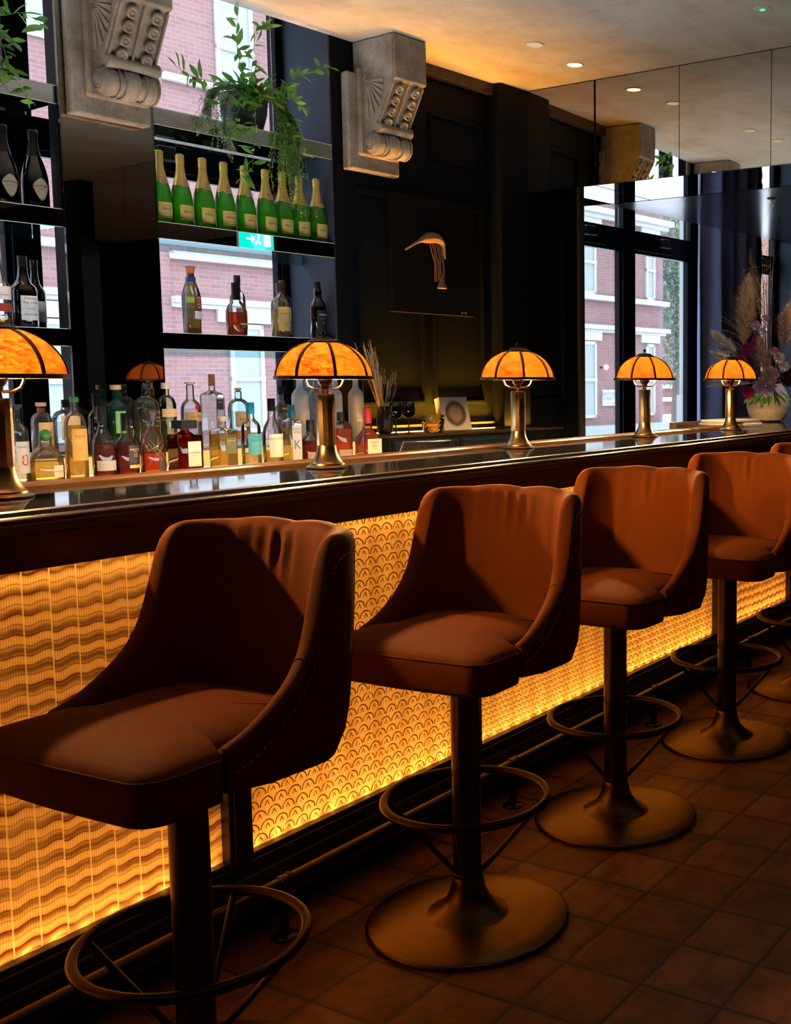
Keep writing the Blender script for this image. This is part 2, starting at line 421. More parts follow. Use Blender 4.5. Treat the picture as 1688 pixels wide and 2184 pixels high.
band.obj('stone_band', STONEW, bd, smooth=False, bevel=.01)
MB().box(-12, 26.3, -.45, 0, SRF, .12).obj('stone_plinth', simple('pale_grey_stone', (.24, .27, .30), .7), bd, smooth=False)
for (a, b, z0, z1, lint) in ((11.16, 11.92, .34, 2.46, 1), (21.4, 22.72, .34, 2.46, 1), (25.12, 25.58, .34, 2.46, 1), (21.4, 22.72, 3.75, 5.5, 2), (25.12, 25.58, 3.75, 5.5, 2),
                             (11.10, 11.92, 6.1, 9.2, 0), (13.2, 14.2, 6.1, 9.2, 0), (6.9, 8.05, 7.0, 9.6, 0), (6.6, 8.15, .3, 2.4, 1), (12.33, 12.9, 6.3, 9.2, 0), (17, 18.3, .34, 2.46, 1), (17, 18.3, 3.75, 5.5, 0)):
    f = MB(); d = .05; t_ = .09
    f.box(a, a + t_, -d, 0.01, z0, z1).box(b - t_, b, -d, 0.01, z0, z1).box(a, b, -d, .01, z1 - t_, z1).box(a, b, -d, .01, z0, z0 + t_).box(a, b, -d - .02, .01, (z0 + z1) / 2 - .04, (z0 + z1) / 2 + .04)
    fr = f.obj('sash_frame', SASH, bd, smooth=False)
    MB().box(a + t_, b - t_, -.02, .01, z0 + t_, z1 - t_).obj('pane', WGL, fr, smooth=False)
    if lint: MB().box(a - .25, b + .24, -.06, .01, z1 + .03, z1 + (.30 if lint == 1 else .42)).obj('stone_lintel', STONEW, bd, smooth=False)
sg = MB().box(22.98, 23.78, -.05, 0, .66, 1.12).obj('street_sign', simple('white_enamel', (.36, .37, .37), .3), smooth=False, bevel=.01)
sg.location = WP(0, 17.4, 0); wo(sg); tag(sg, 'white street name plate on the brick wall outside the far window', 'sign')
INK = simple('blue_black_ink', (.03, .035, .05), .5); REDINK = simple('red_ink', (.45, .02, .02), .5)
text_mesh('EASTCASTLE', .145, INK, sg, x=23.38, z=1.0, y=-.052); text_mesh('STREET W1', .145, INK, sg, x=23.38, z=.86, y=-.052)
text_mesh('CITY OF WESTMINSTER', .05, REDINK, sg, x=23.38, z=.735, y=-.052)
wl = thing('wall_lantern', 'small lit lantern on the brick wall outside the far window', 'lamp', WP(22.95, 17.2, 1.75), WA)
MB().box(-.03, .03, 0, .2, -.03, .02).obj('bracket', BLACKM, wl); MB().sphere((0, 0, 0), .07).obj('lantern_globe', emit('lantern_glow', (1, .75, .4), 5), wl)
b2 = thing('far_brick_building', 'orange brick building far behind the street tree', 'building', WP(0, 30, 0), WA)
MB().box(36, 60, 0, 5, SRF, 16).obj('brick_wall', m_brick('orange_brick', (.30, .13, .09), (.24, .1, .07), (.25, .19, .17)), b2, smooth=False)
m = MB()
for z in (.35, 1.0, 4.2): m.box(36, 60, -.25, 0, z, z + .22)
m.obj('stone_band', STONEW, b2, smooth=False)
st = MB().box(19.12, 19.6, 12, 12.2, SRF, 9).box(18.86, 19.9, 11.9, 12.1, SRF, 1.05).obj('stone_column', simple('pale_portland_stone', (.27, .29, .30), .75), smooth=False, bevel=.02)
wo(st); tag(st, 'pale stone column at the edge of the far street window', 'column')
# tree
tr = thing('street_tree', 'leafy green street tree beyond the brick corner', 'tree', WP(33.6, 22, SRF), WA)
MB().tube([(0, 0, 0), (.1, 0, 2.4), (0, 0, 5.5)], [.18, .14, .06]).obj('trunk', simple('bark', (.12, .09, .06), .9), tr)
m = MB(); rt = random.Random(3)
for i in range(9500):
    a, b = rt.uniform(0, 2 * PI), math.acos(rt.uniform(-1, 1)); q = rt.random() ** .45
    c = Vector((math.cos(a) * math.sin(b) * 1.9 * q, math.sin(a) * math.sin(b) * 1.5 * q, 5.4 + math.cos(b) * 4.1 * q))
    n = Vector((rt.gauss(0, 1), rt.gauss(0, 1), rt.gauss(0, 1))).normalized(); u = n.orthogonal().normalized(); v = n.cross(u); s_ = rt.uniform(.05, .11)
    m.add([c - u * s_, c - v * s_ * .5, c + u * s_, c + v * s_ * .5], [(0, 1, 2, 3)])
t = MT('tree_leaves'); t.fin(t.pr(t.ramp(t.noise(3, 3), [(.35, (.06, .11, .06)), (.7, (.20, .28, .16))]), .6)); LEAFT = t.m
m.obj('foliage', LEAFT, tr, smooth=False)

# ------------------------------------------------------------------ the bar counter
BX0, BX1 = -3.2, 4.95
def m_granite():
    t = MT('black_speckled_granite'); a = t.voro(260); b = t.noise(420, 2); c = t.noise(30, 4)
    base = t.mix(c, (.008, .009, .014), (.018, .020, .03))
    cc = t.mix(b.step(.62, .70), base, (.16, .15, .17)); cc = t.mix(a.lt(.12) * .5, cc, (.30, .24, .2))
    return t.fin(t.pr(cc, .045, 0, t.bump(c, .02, .002), **{'IOR': 1.75}))
bar = thing('bar_counter', 'long dark oak bar counter with black granite top and glowing patterned front panels', 'bar counter', (0, 0, 0))
MB().box(BX0, BX1, .528, .935, 1.065, 1.095).obj('granite_top', m_granite(), bar, smooth=False, bevel=.002)
# front edge moulding
prof = [(.545, 1.0955), (.528, 1.0965), (.520, 1.095), (.514, 1.087), (.506, 1.086), (.500, 1.080), (.500, 1.074), (.508, 1.068), (.511, 1.060), (.520, 1.054), (.524, 1.044), (.56, 1.042), (.56, 1.066), (.545, 1.066)]
MB().prism([(y, z) for y, z in prof], BX0, BX1, 'yz').obj('front_moulding', OAK, bar, angle=50, bevel=.001)
m = MB().prism([(.935, 1.06), (.935, 1.102), (.940, 1.108), (.990, 1.108), (.998, 1.100), (.998, 1.06)], BX0, 3.6, 'yz'); m.obj('rear_lip', LIPW, bar, bevel=.001)
m = MB().box(BX0, BX1, .545, .575, .975, 1.043)
m.obj('apron', OAK, bar, smooth=False, bevel=.002)
MB().box(3.6, BX1, .935, 1.36, 1.06, 1.095).obj('return_top', bpy.data.materials['black_speckled_granite'], bar, smooth=False, bevel=.002)
MB().box(3.6, BX1, 1.36, 1.40, 1.06, 1.108).obj('return_lip', LIPW, bar, smooth=False, bevel=.002)
# base: bottom rail, stiles, skirting, back carcass
m = MB().box(BX0, BX1, .548, .60, .075, .182)
m.prism([(.536, .075), (.536, .13), (.542, .145), (.548, .15), (.548, .075)], BX0, BX1, 'yz')
m.box(BX0, BX1, .556, .60, .182, .196)
m.obj('bottom_rail', OAK, bar, smooth=False, bevel=.002)
MB().box(BX0, BX1, .575, .60, 0, .08).obj('kickboard', simple('dark_kickboard', (.012, .008, .006), .4), bar, smooth=False)
ST = [-2.13, -1.215, -.300, .617, 1.532, 2.447, 3.362, 4.277]
for x in ST:
    m = MB().box(x, x + .07, .552, .60, .182, .99); m.box(x + .012, x + .058, .546, .553, .182, .99)
    m.obj('stile', OAK, bar, smooth=False, bevel=.002)
MB().box(BX0, BX1, .70, .72, 0, 1.06).box(BX0, BX1, .575, .70, .975, .99).box(BX0, BX1, .60, .70, .17, .182).obj('carcass_panel', simple('white_light_box', (.8, .78, .74), .6), bar, smooth=False)
MB().box(BX0, BX1, .72, .93, 0, 1.06).obj('carcass', BLACKM, bar, smooth=False)
MB().box(3.6, BX1, .93, 1.35, 0, 1.06).obj('return_carcass', BLACKM, bar, smooth=False)

def m_panel(kind):
    t = MT('glowing_panel_' + kind); x, y, z = t.xyz()
    n1 = t.noise(3, 3); n2 = t.noise(25, 3); rib = ((x * 2 * PI / .0052).sin() * .5 + .5)
    if kind == 'wave':
        pl = .058; u = x / pl; fu = u.fract(); wv = (fu * 2 * PI).sin()
        slope = x * .0
        zz = z + wv * .0030 + (n1 - .5) * .034 + (t.noise(13, 3) - .5) * .012 + ((u * .5).floor().sin() * .004)
        b1 = ((zz * (2 * PI / .040)).sin() * .5 + .5).pow(1.7)
        fine = ((zz * (2 * PI / .0210) + n2 * 1.5).sin() * .5 + .5).pow(14)
        dark = (b1 * .85 + fine * .6).min(1.0) * (t.noise(7, 3).step(.3, .6) * .35 + .70)
        seam = fu.lt(.055); sg = (u * .5).fract().lt(.5)
        light = t.mix(rib * .7, (.95, .60, .22), (.60, .28, .07))
        c = t.mix(dark * .96, light, (.13, .030, .005)); c = t.mix(seam * .8, c, (1.0, .70, .30))
    else:
        w_, h_ = {'scale': (.046, .029), 'lace': (.024, .018), 'loop': (.036, .027)}[kind]
        zz = z + (n2 - .5) * .006; xx = x + (t.noise(30, 2, .5, t.vec(z, x, y)) - .5) * .007
        v = zz / h_; r_ = v.floor(); fv = v.fract(); u = xx / w_ + r_.mod(2.0) * .5; fu = u.fract() - .5
        k = h_ / w_
        d1 = ((fu * fu) + ((fv * k) * (fv * k))).sqrt()
        a1 = (d1 - .44).abs().lt(.040 if kind == 'scale' else .06)
        fu2 = (u + .5).fract() - .5; d2 = ((fu2 * fu2) + (((fv + 1) * k) * ((fv + 1) * k))).sqrt(); a2 = (d2 - .50).abs().lt(.04)
        a3 = (d1 - .20).abs().lt(.03) if kind != 'scale' else (fu.abs() + fv * .35 - .14).abs().lt(.035)
        ln = a1.max(a2 * (1 if kind != 'lace' else .6)).max(a3) * t.noise(60, 2).step(.28, .42)
        st_ = ((x * 2 * PI / .0062 + n2).sin() * .5 + .5).pow(3)
        fold_shade = ((x * 2 * PI / .108).sin() * .5 + .5); seam = (x / .054).fract().lt(.06)  # shading of broad folds is painted into the panel colour
        light = t.mix(st_ * .45, (.96, .62, .22), (.75, .42, .12)); light = t.mix(fold_shade * .45, light, (.55, .25, .05)); light = t.mix(n1.step(.45, .8) * .4, light, (.66, .33, .09))
        c = t.mix(seam * .6, light, (1, .72, .32)); c = t.mix(ln * .95, c, (.09, .028, .004))
    tl = t.n('ShaderNodeBsdfTranslucent'); t.l(c, tl.inputs[0]); df = t.n('ShaderNodeBsdfDiffuse'); t.l(t.mix(.5, c, (.3, .15, .05)), df.inputs[0])
    gl = t.n('ShaderNodeBsdfGlossy'); gl.inputs['Roughness'].default_value = .25
    return t.fin(mixsh(t, .02, mixsh(t, .12, tl.outputs[0], df.outputs[0]), gl.outputs[0]))
PM = {k: m_panel(k) for k in ('wave', 'scale', 'lace', 'loop')}
kinds = ['wave', 'wave', 'scale', 'lace', 'loop', 'wave', 'scale']
for i in range(7):
    x0, x1 = ST[i] + .07, ST[i + 1]; nn = 160; v = []; f = []
    for j in range(nn + 1):
        x = x0 + (x1 - x0) * j / nn; y = .5775 + .0022 * abs(math.sin(x * PI / .0545))
        v += [(x, y, .195), (x, y, .978)]
    f = [(2 * j, 2 * j + 2, 2 * j + 3, 2 * j + 1) for j in range(nn)]
    o = MB().add(v, f).obj('glowing_panel', PM[kinds[i]], bar)
    o['label'] = {'wave': 'amber backlit panel with wavy brown bands', 'scale': 'yellow backlit panel with fish scale lace', 'lace': 'amber backlit panel with small lace', 'loop': 'yellow backlit panel with looped lace'}[kinds[i]]
    cx = (x0 + x1) / 2
    area('panel_backlight', (cx, .695, .58), x1 - x0 - .01, 1.3 if kinds[i] != 'wave' else 1.05, (1.0, .48, .115), (R(-90), 0, 0), .78)
    area('panel_led_bottom', (cx, .625, .186), x1 - x0 - .02, .9, (1.0, .52, .14), (R(180), 0, 0), .03)
    area('panel_led_top', (cx, .60, .972), x1 - x0 - .02, .30, (1.0, .58, .18), (0, 0, 0), .02)
    if i in (1, 2, 3, 4, 5):
        for k in range(13):
            l = bpy.data.lights.new('led_diode', 'POINT'); l.energy = .045; l.color = (1, .55, .17); l.shadow_soft_size = .004
            lo = bpy.data.objects.new('led_diode', l); lo.location = (x0 + (k + .5) * (x1 - x0) / 13, .594, .199); col.objects.link(lo)
# foot rail
m = MB().tube([(BX0, .462, .134), (BX1, .462, .134)], .0215, 20)
fr = thing('foot_rail', 'round bronze foot rail along the bottom of the bar', 'foot rail', (0, 0, 0))
m.obj('rail', DKBRZ, fr)
for x in (-2.115, -1.168, -.2216, .725, 1.672, 2.619, 3.566):
    m = MB().lathe([(.033, 0), (.033, .004), (.028, .007), (.0135, .009), (.0105, .05), (.009, .11), (.012, .115)], 20, M=Matrix.Translation((x, .466, 0)))
    T = Matrix.Translation((x, .462, .134)) @ Matrix.Rotation(PI / 2, 4, 'Y')
    m.lathe([(.0218, -.019), (.0255, -.017), (.0255, -.010), (.0238, -.008), (.0238, .008), (.0255, .010), (.0255, .017), (.0218, .019)], 20, M=T, cap0=False, cap1=False)
    m.tube([(x, .466, .105), (x, .574, .105)], .004, 8)
    m.obj('rail_post', DKBRZ, fr)

# ------------------------------------------------------------------ bar stools
def m_velvet():
    t = MT('rust_velvet'); f = t.noise(9, 5, .65); g = t.noise(220, 2); h = t.noise(3.0, 3)
    c = t.mix(f, (.125, .024, .0018), (.205, .048, .004)); c = t.mix(g * .35, c, (.09, .017, .001))
    return t.fin(t.pr(c, .75, 0, t.bump(g * .5 + f * .6, .22, .003), **{'Sheen Weight': .05, 'Sheen Roughness': .35, 'Sheen Tint': (1.0, .42, .14), 'Specular IOR Level': .06}))
VELV = m_velvet()
KN = [(0, .748), (.05, .765), (.10, .794), (.145, .832), (.172, .872), (.188, .920), (.200, .975), (.210, 1.022), (.221, 1.050), (.238, 1.063), (.26, 1.066), (9, 1.066)]
def lerp(K, x):
    for i in range(1, len(K)):
        if x <= K[i][0]:
            f = lambda k: (K[min(k + 1, len(K) - 1)][1] - K[max(k - 1, 0)][1]) / (K[min(k + 1, len(K) - 1)][0] - K[max(k - 1, 0)][0])
            (x0, y0), (x1, y1) = K[i - 1], K[i]; h = x1 - x0; t_ = (x - x0) / h
            if h > 1: return y0
            return (2 * t_ ** 3 - 3 * t_ ** 2 + 1) * y0 + (t_ ** 3 - 2 * t_ ** 2 + t_) * h * f(i - 1) + (3 * t_ ** 2 - 2 * t_ ** 3) * y1 + (t_ ** 3 - t_ ** 2) * h * (f(i) if x1 < .26 else 0)
def stool_shell():
    """upholstered wrap: low wings sweeping up into a tall back; one closed surface"""
    path = []; hw, xb, rc = .222, .205, .100
    n1, n2, n3 = 60, 30, 44
    for i in range(n1): path.append((-.105 + (xb - rc + .105) * i / n1, -hw, 0))
    for i in range(n2): a = PI / 2 * i / n2; path.append((xb - rc + rc * math.sin(a), -hw + rc - rc * math.cos(a), 0))
    for i in range(n3 + 1): path.append((xb + .012 * math.sin(PI * i / n3), -(hw - rc) + 2 * (hw - rc) * i / n3, 0))
    for i in range(1, n2 + 1): a = PI / 2 * (1 - i / n2); path.append((xb - rc + rc * math.sin(a), hw - rc + rc * math.cos(a), 0))
    for i in range(1, n1 + 1): path.append((xb - rc - (xb - rc + .105) * i / n1, hw, 0))
    P = [Vector(p) for p in path]; L = [0]
    for i in range(1, len(P)): L.append(L[-1] + (P[i] - P[i - 1]).length)
    half = L[-1] / 2; rings = []; studs = []
    for i, p in enumerate(P):
        a = P[max(0, i - 1)]; b = P[min(len(P) - 1, i + 1)]; t_ = (b - a).normalized(); nrm = Vector((t_.y, -t_.x, 0))   # outward
        e = min(L[i], L[-1] - L[i])                         # distance from the wing's tip
        q = min(1, e / .34); sS = q * q * (3 - 2 * q); top = lerp(KN, e)
        top += .006 * math.sin(PI * min(1, max(0, (e - .34) / (half - .34)))) if e > .34 else 0
        th = .034 + .016 * sS
        ring = []; zb = .662 + .012 * (1 - min(1, e / .1)); H = top - zb
        lean = .062
        def pt(off, z):
            u = max(0, (z - .70) / .37); w_ = 1 - .07 * u * sS
            c = p + nrm * off; back = min(1, e / .40)
            x = c.x + lean * u * back + .008 * math.sin(PI * u) * back
            lo = max(0, (.735 - z) / .073); x -= .034 * lo ** 2.2 * back
            return (x, c.y * w_ * (1 - .035 * lo ** 2.2), z)
        # wrinkles gathered at the inner top of the back
        sgn = L[i] - half
        for kk in range(11):
            f_ = kk / 10; z = zb + (top - .02 - zb) * f_; ring.append(pt(th * .5, z))
        for a_ in (30, 60, 90, 120, 150):
            ring.append(pt(th * .5 * math.cos(R(a_)), top - .02 + .02 * math.sin(R(a_))))
        for kk in range(16):
            f_ = kk / 15; z = top - .02 - (top - .02 - zb) * f_; d = top - z
            wr = 0
            if e > .40:
                am = math.exp(-((d - .05) / .045) ** 2) * min(1, (e - .40) / .06)
                wr = .0042 * am * (abs(math.sin(sgn * 62 + 1.1 * math.sin(sgn * 23) + d * 6)) ** .6 - .5) + .002 * am * math.sin(sgn * 140)
            pad = .010 * math.sin(PI * min(1, max(0, d / .30))) * sS
            ring.append(pt(-th * .5 + wr - pad, z))
        rings.append(ring)
        if e > .012:
            zs = top - .034 - .012 * (1 - sS); studs.append((Vector(pt(th * .5 + .0012, max(zs, .70))), nrm, e, i))
    return rings, studs, L
SH, STUDS, SHE = stool_shell()
def outline(front, back, hwf, hwb, xn, rf, n=10, dy=0):
    """seat outline: wide rounded front, notched to pass between the wings"""
    pts = []
    for sgn in (-1, 1):
        seq = []
        seq.append((back - .06, sgn * hwb * .80)); seq.append((back - .02, sgn * hwb * .55)) if False else None
        for i in range(6): seq.append((xn + (back - .07 - xn) * (1 - i / 5), sgn * hwb))
        seq.append((xn - .003, sgn * (hwb + hwf) / 2)); seq.append((xn - .010, sgn * (hwf - .003)))
        for i in range(4): seq.append((xn - .012 - (xn - .012 - front - rf) * (i + .3) / 4, sgn * hwf))
        for i in range(n + 1):
            a = PI / 2 * i / n; seq.append((front + rf - rf * math.sin(a), sgn * (hwf - rf + rf * math.cos(a))))
        for i in range(1, 4): seq.append((front - .006 * i / 3, sgn * (hwf - rf) * (1 - i / 3.5)))
        pts.append(seq)
    a = pts[0]; b = pts[1]
    bk = [(back - .07 + .07 * math.cos(R(t_)), hwb * math.sin(R(t_))) for t_ in (75, 60, 45, 30, 15, 0, -15, -30, -45, -60, -75)]
    return a + b[::-1] + bk
def make_stool(loc, rz, label):
    t = thing('bar_stool', label, 'bar stool', loc, rz, 'rust velvet bar stools along the bar')
    # disc foot
    MB().lathe([(.25, .0), (.2515, .006), (.249, .012), (.243, .0145), (.20, .019), (.13, .0235), (.112, .0245), (.104, .0235), (.098, .026), (.085, .033), (.068, .045), (.054, .062), (.045, .082), (.040, .104), (.0385, .118), (.037, .120)], 72).obj('base', BRONZE, t, angle=50)
    MB().lathe([(.0353, .118), (.0353, .655)], 40).lathe([(.0375, .116), (.0378, .128), (.0355, .130)], 40).obj('pole', DKBRZ, t, angle=40)
    pts = [(.200 * math.cos(2 * PI * i / 64), .200 * math.sin(2 * PI * i / 64), .318) for i in range(64)]
    MB().tube(pts, .0105, 12, True).obj('footrest_ring', DKBRZ, t)
    for a in (28, 118, 208, 298):
        c, s_ = math.cos(R(a)), math.sin(R(a))
        MB().tube([(.196 * c, .196 * s_, .313), (.037 * c, .037 * s_, .132)], .0068, 10).obj('strut', DKBRZ, t)
    MB().box(-.10, .10, -.10, .10, .648, .664).obj('seat_plate', BLACKM, t, bevel=.003)
    # seat cushion
    def scale(o, kx, ky, cx=-.03): return [((x - cx) * kx + cx, y * ky) for x, y in o]
    O = outline(-.262, .190, .236, .196, -.105, .052)
    rings = []
    for z, k in ((.662, .90), (.660, .965), (.664, .99), (.672, 1.0), (.70, 1.004), (.722, 1.0), (.731, .992), (.7345, .982)):
        rings.append([(x, y, z) for x, y in scale(O, k, k)])
    for k, z in ((.955, .741), (.90, .748), (.80, .7555), (.65, .7615), (.45, .766), (.22, .768)):
        rings.append([(x, y, z) for x, y in scale(O, k, k)])
    seat = MB().loft(rings).obj('seat', VELV, t, angle=80)
    sp = [(x, y, .7335) for x, y in scale(O, .992, .992)]
    MB().tube([p for p in sp if p[0] < -.108], .0022, 6).obj('piping', VELV, seat)
    sh = MB().loft(SH).obj('backrest', VELV, t, angle=80)
    for sy in (-1, 1):
        m = MB(); last = None; row = []
        for p, nrm, e, i in STUDS:
            if p.y * sy > 0 and e < .40 and (last is None or (p - last).length > .0125): m.sphere(p, .0021, 6, 4); last = p; row.append(p)
        m.tube(row, .00025, 4)
        s_ = m.obj('nailhead_row', simple('steel_nailheads', (.55, .5, .45), .3, 1.0), sh); s_['label'] = 'row of tiny steel nailheads'
        for e0 in (.165, .30):
            ii = min(range(len(SH) // 2), key=lambda q: abs(SHE[q] - e0)); ii = ii if sy < 0 else len(SH) - 1 - ii
            MB().tube(SH[ii][1:18] if e0 < .2 else SH[ii][1:11], .0015, 6).obj('seam', VELV, sh)
    return t
SX = [(-.745, .13, 0.0), (.057, .124, 2.5), (.805, .133, -1.0), (1.639, .136, 0.5), (2.46, .135, 0)]
SL = ['nearest rust velvet bar stool, at the left in front of the wavy brown panel', 'second nearest rust velvet stool, standing before the fish scale lace panel',
      'middle rust velvet stool of the five, its pole before the small lace panel', 'fourth rust velvet stool from the front, half cut by the right edge', 'furthest rust velvet stool, only its back top and base seen at the right edge']
for (x, y, a), lb in zip(SX, SL): make_stool((x, y, 0), R(a), lb)

# ------------------------------------------------------------------ table lamps on the bar
def m_shade():
    t = MT('amber_mica_shade'); x, y, z = t.xyz(); n = t.noise(55, 5, .7, t.vec(x, y, z * 1.7)); k = t.noise(200, 3, .6); s_ = t.noise(18, 4, .6, t.vec(x, y, z * 4))
    c = t.ramp(n * .7 + s_ * .3, [(.37, (.0044, .0006, .00002)), (.46, (.0180, .0040, .00018)), (.56, (.030, .0105, .0009))])
    c = t.mix(k.step(.62, .68), c, (.048, .026, .005)); c = t.mix(t.noise(130, 3, .6, t.vec(x, y, z * 3)).step(.53, .60) * .75, c, (.005, .0009, .00005))
    tl = t.n('ShaderNodeBsdfTranslucent'); t.l(c, tl.inputs[0]); df = t.n('ShaderNodeBsdfDiffuse'); t.l(t.mix(.5, c, (.35, .09, .012)), df.inputs[0])
    gl = t.n('ShaderNodeBsdfGlossy'); gl.inputs['Roughness'].default_value = .3; gl.inputs[0].default_value = (.9, .9, .9, 1)
    return t.fin(mixsh(t, .03, mixsh(t, .25, tl.outputs[0], df.outputs[0]), gl.outputs[0]))
SHADE = m_shade()
def make_lamp(x, y, rz, label, power=145):
    t = thing('table_lamp', label, 'lamp', (x, y, 1.0956), rz, 'amber dome lamps on the bar')
    MB().lathe([(.0, 0), (.058, 0), (.060, .003), (.056, .006), (.049, .009), (.048, .013), (.044, .016), (.040, .022), (.034, .032), (.029, .045), (.0265, .060), (.0258, .068)], 8 * 6, cap0=False).obj('base', BRASS, t, angle=30)
    MB().lathe([(.0262, .064), (.0268, .066), (.0268, .210), (.0262, .212), (.010, .212)], 12).obj('stem', BRASS, t, angle=25)
    m = MB().lathe([(.010, .210), (.0085, .225), (.012, .230), (.012, .236), (.018, .242), (.022, .250), (.022, .254), (.012, .262)], 24)
    am = MB()
    for a in (130, 310):
        c, s_ = math.cos(R(a)), math.sin(R(a)); am.tube([(c * .010, s_ * .010, .226), (c * .030, s_ * .030, .226), (c * .045, s_ * .045, .234), (c * .052, s_ * .052, .250), (c * .050, s_ * .050, .270)], .0034, 8)
        am.tube([(c * .050, s_ * .050, .270), (c * .04, s_ * .04, .33), (0, 0, .362)], .002, 8)
    m.obj('socket', DARKMETAL, t); am.obj('shade_holder', BRASS, t)
    prof = []
    n = 16; R0 = .1365
    for i in range(n + 1):
        a = R(14 + (90 - 14 - 3) * (1 - i / n)); r = R0 * math.sin(a) ** .92; z = .252 + .112 * math.cos(a); prof.append((r, z))
    ns = 8
    def dome(off, nseg=48, flat=.35):
        rings = []
        for r, z in prof:
            ring = []
            for j in range(nseg):
                a = 2 * PI * j / nseg; seg = 2 * PI / ns; d = (a % seg) - seg / 2
                k = (1 - flat) + flat * math.cos(seg / 2) / math.cos(d)
                ring.append(((r + off) * k * math.cos(a), (r + off) * k * math.sin(a), z + off * .5))
            rings.append(ring)
        return rings
    shade = MB().loft(dome(0), cap0=False, cap1=False).obj('shade', SHADE, t, angle=60)
    for k in range(ns):
        a = 2 * PI * k / ns; m = MB(); c, s_ = math.cos(a), math.sin(a); w_ = .0040
        rr = [[((r - .0012) * c - s_ * q, (r - .0012) * s_ + c * q, z), ] for r, z in prof for q in (0,)]
        rings = []
        for r, z in prof:
            rings.append([((r + o_) * c - s_ * q, (r + o_) * s_ + c * q, z + o_ * .5) for q, o_ in ((-w_, -.001), (w_, -.001), (w_, .0022), (-w_, .0022))])
        m.loft(rings).obj('rib', DARKMETAL, shade)
    rb, zb = prof[0] if prof[0][0] > prof[-1][0] else prof[-1]
    rt, zt = prof[-1] if prof[0][0] > prof[-1][0] else prof[0]
    MB().lathe([(rb - .002, zb - .004), (rb + .0035, zb - .004), (rb + .0035, zb + .005), (rb - .001, zb + .006)], 48, cap0=False, cap1=False).obj('rim', DARKMETAL, shade, angle=40)
    MB().lathe([(rt + .010, zt - .005), (rt + .009, zt + .001), (rt + .002, zt + .004), (rt - .004, zt + .006), (rt - .008, zt + .011), (.010, zt + .015), (.003, zt + .016), (.003, zt + .020)], 32).sphere((0, 0, zt + .026), .0068).obj('finial', DARKMETAL, t)
    MB().sphere((0, 0, .290), .014, 14, 10, 1.2).obj('bulb', emit('bulb_glow', (1, .62, .25), 60), t)
    l = bpy.data.lights.new('lamp_bulb', 'POINT'); l.energy = power; l.color = (1.0, .56, .20); l.shadow_soft_size = .016
    o = bpy.data.objects.new('lamp_bulb', l); col.objects.link(o); o.location = (x, y, 1.0956 + .276)
    bpy.data.objects[t.name]; return t
for x, y, rz, lb in ((-.635, .815, 8, 'nearest amber dome lamp, cut by the left edge of the view'), (.305, .803, 12, 'amber dome lamp standing in front of the frosted vodka bottles'),
                     (1.350, .868, 0, 'amber dome lamp standing in front of the dark panelled wall, left of the street window'), (2.335, .868, 4, 'amber dome lamp in front of the street window mullion'),
                     (3.170, .820, 8, 'furthest amber dome lamp, beside the dried flower arrangement')):
    make_lamp(x, y, R(rz), lb)

# ------------------------------------------------------------------ shelves, mirrored pier, back bar
area('ceiling_fill', WP(.35, 1.9, .93), 3.0, 34, (.84, .93, 1.0), (R(180), 0, WA), .5)  # added fill hidden behind the counter, only there to brighten the ceiling
LOWER = MB().box(BX0, 3.3, 1.0, 1.36, .84, .88).box(BX0, 3.3, 1.0, 1.02, .0, .84).obj('underbar_shelf', simple('brushed_steel', (.35, .35, .36), .35, 1.0), smooth=False)
tag(LOWER, 'steel work shelf behind the bar counter below its rear lip', 'shelf')
def wthing(name, label, cat, s, o, z, rz=0, group=None): return thing(name, label, cat, WP(s, o, z), WA + rz, group)
pm = thing('pier_mirror', 'tall narrow mirror on the pier between the two shelf niches', 'mirror', WP(.79, 2.944, 0), WA + R(2.4))
MB().box(-.212, .212, -.004, .003, 1.036, CEIL - .004).obj('mirror_glass', SMOKED, pm, smooth=False)
MB().box(-.2125, -.208, -.010, .004, 1.036, CEIL - .004).box(.208, .2125, -.010, .004, 1.036, CEIL - .004).obj('bevelled_edge', glass('mirror_edge_glass', (.75, .85, .82), .5, 2), pm, smooth=False)
GLSH = glass('shelf_edge_glass', (.72, .86, .86), .6, 1.4)
def shelf(z0, z1, s0, s1, label):
    t = wthing('mirrored_shelf', label, 'shelf', 0, 0, 0, 0, 'mirrored shelves in the window niches')
    MB().box(s0 + .001, s1 - .001, 2.957, 3.20, z0, z1).obj('shelf_box', MIRROR, t, smooth=False)
    MB().box(s0 + .001, s1 - .001, 2.950, 2.956, z0 - .004, z1 + .003).obj('front_glass_edge', MIRROR, t, smooth=False)
    MB().box(s0 + .001, s1 - .001, 2.9475, 2.9498, z1 + .0005, z1 + .003).box(s0 + .001, s1 - .001, 2.9475, 2.9498, z0 - .004, z0 - .0015).obj('polished_edge', simple('polished_glass_edge', (.60, .72, .70), .15), t, smooth=False)
    MB().box(s0 + .002, s1 - .002, 3.200, 3.206, z0 - .03, z1 + .0).obj('back_glass', GLSH, t, smooth=False)
for z0, z1, a in ((2.487, 2.556, 'top'), (1.988, 2.057, 'middle'), (1.495, 1.563, 'lowest')):
    shelf(z0, z1, 1.0, 1.985, a + ' mirror-edged shelf in the niche right of the pier mirror')
    shelf(z0, z1, -.55, .58, a + ' mirror-edged shelf in the niche at the left edge')
bb = wthing('back_bar_counter', 'back bar counter under the niche windows holding two rows of bottles', 'counter', 0, 0, 0)
MB().box(-3, 2.07, 2.36, 2.932, .915, .957).obj('worktop', simple('amber_lit_top', (.42, .30, .14), .25), bb, smooth=False, bevel=.003)
MB().box(-3, 2.07, 2.42, 2.93, 0, .915).obj('cabinet_body', BLACKM, bb, smooth=False)
RIS = simple('amber_resin_step', (.85, .62, .30), .3)
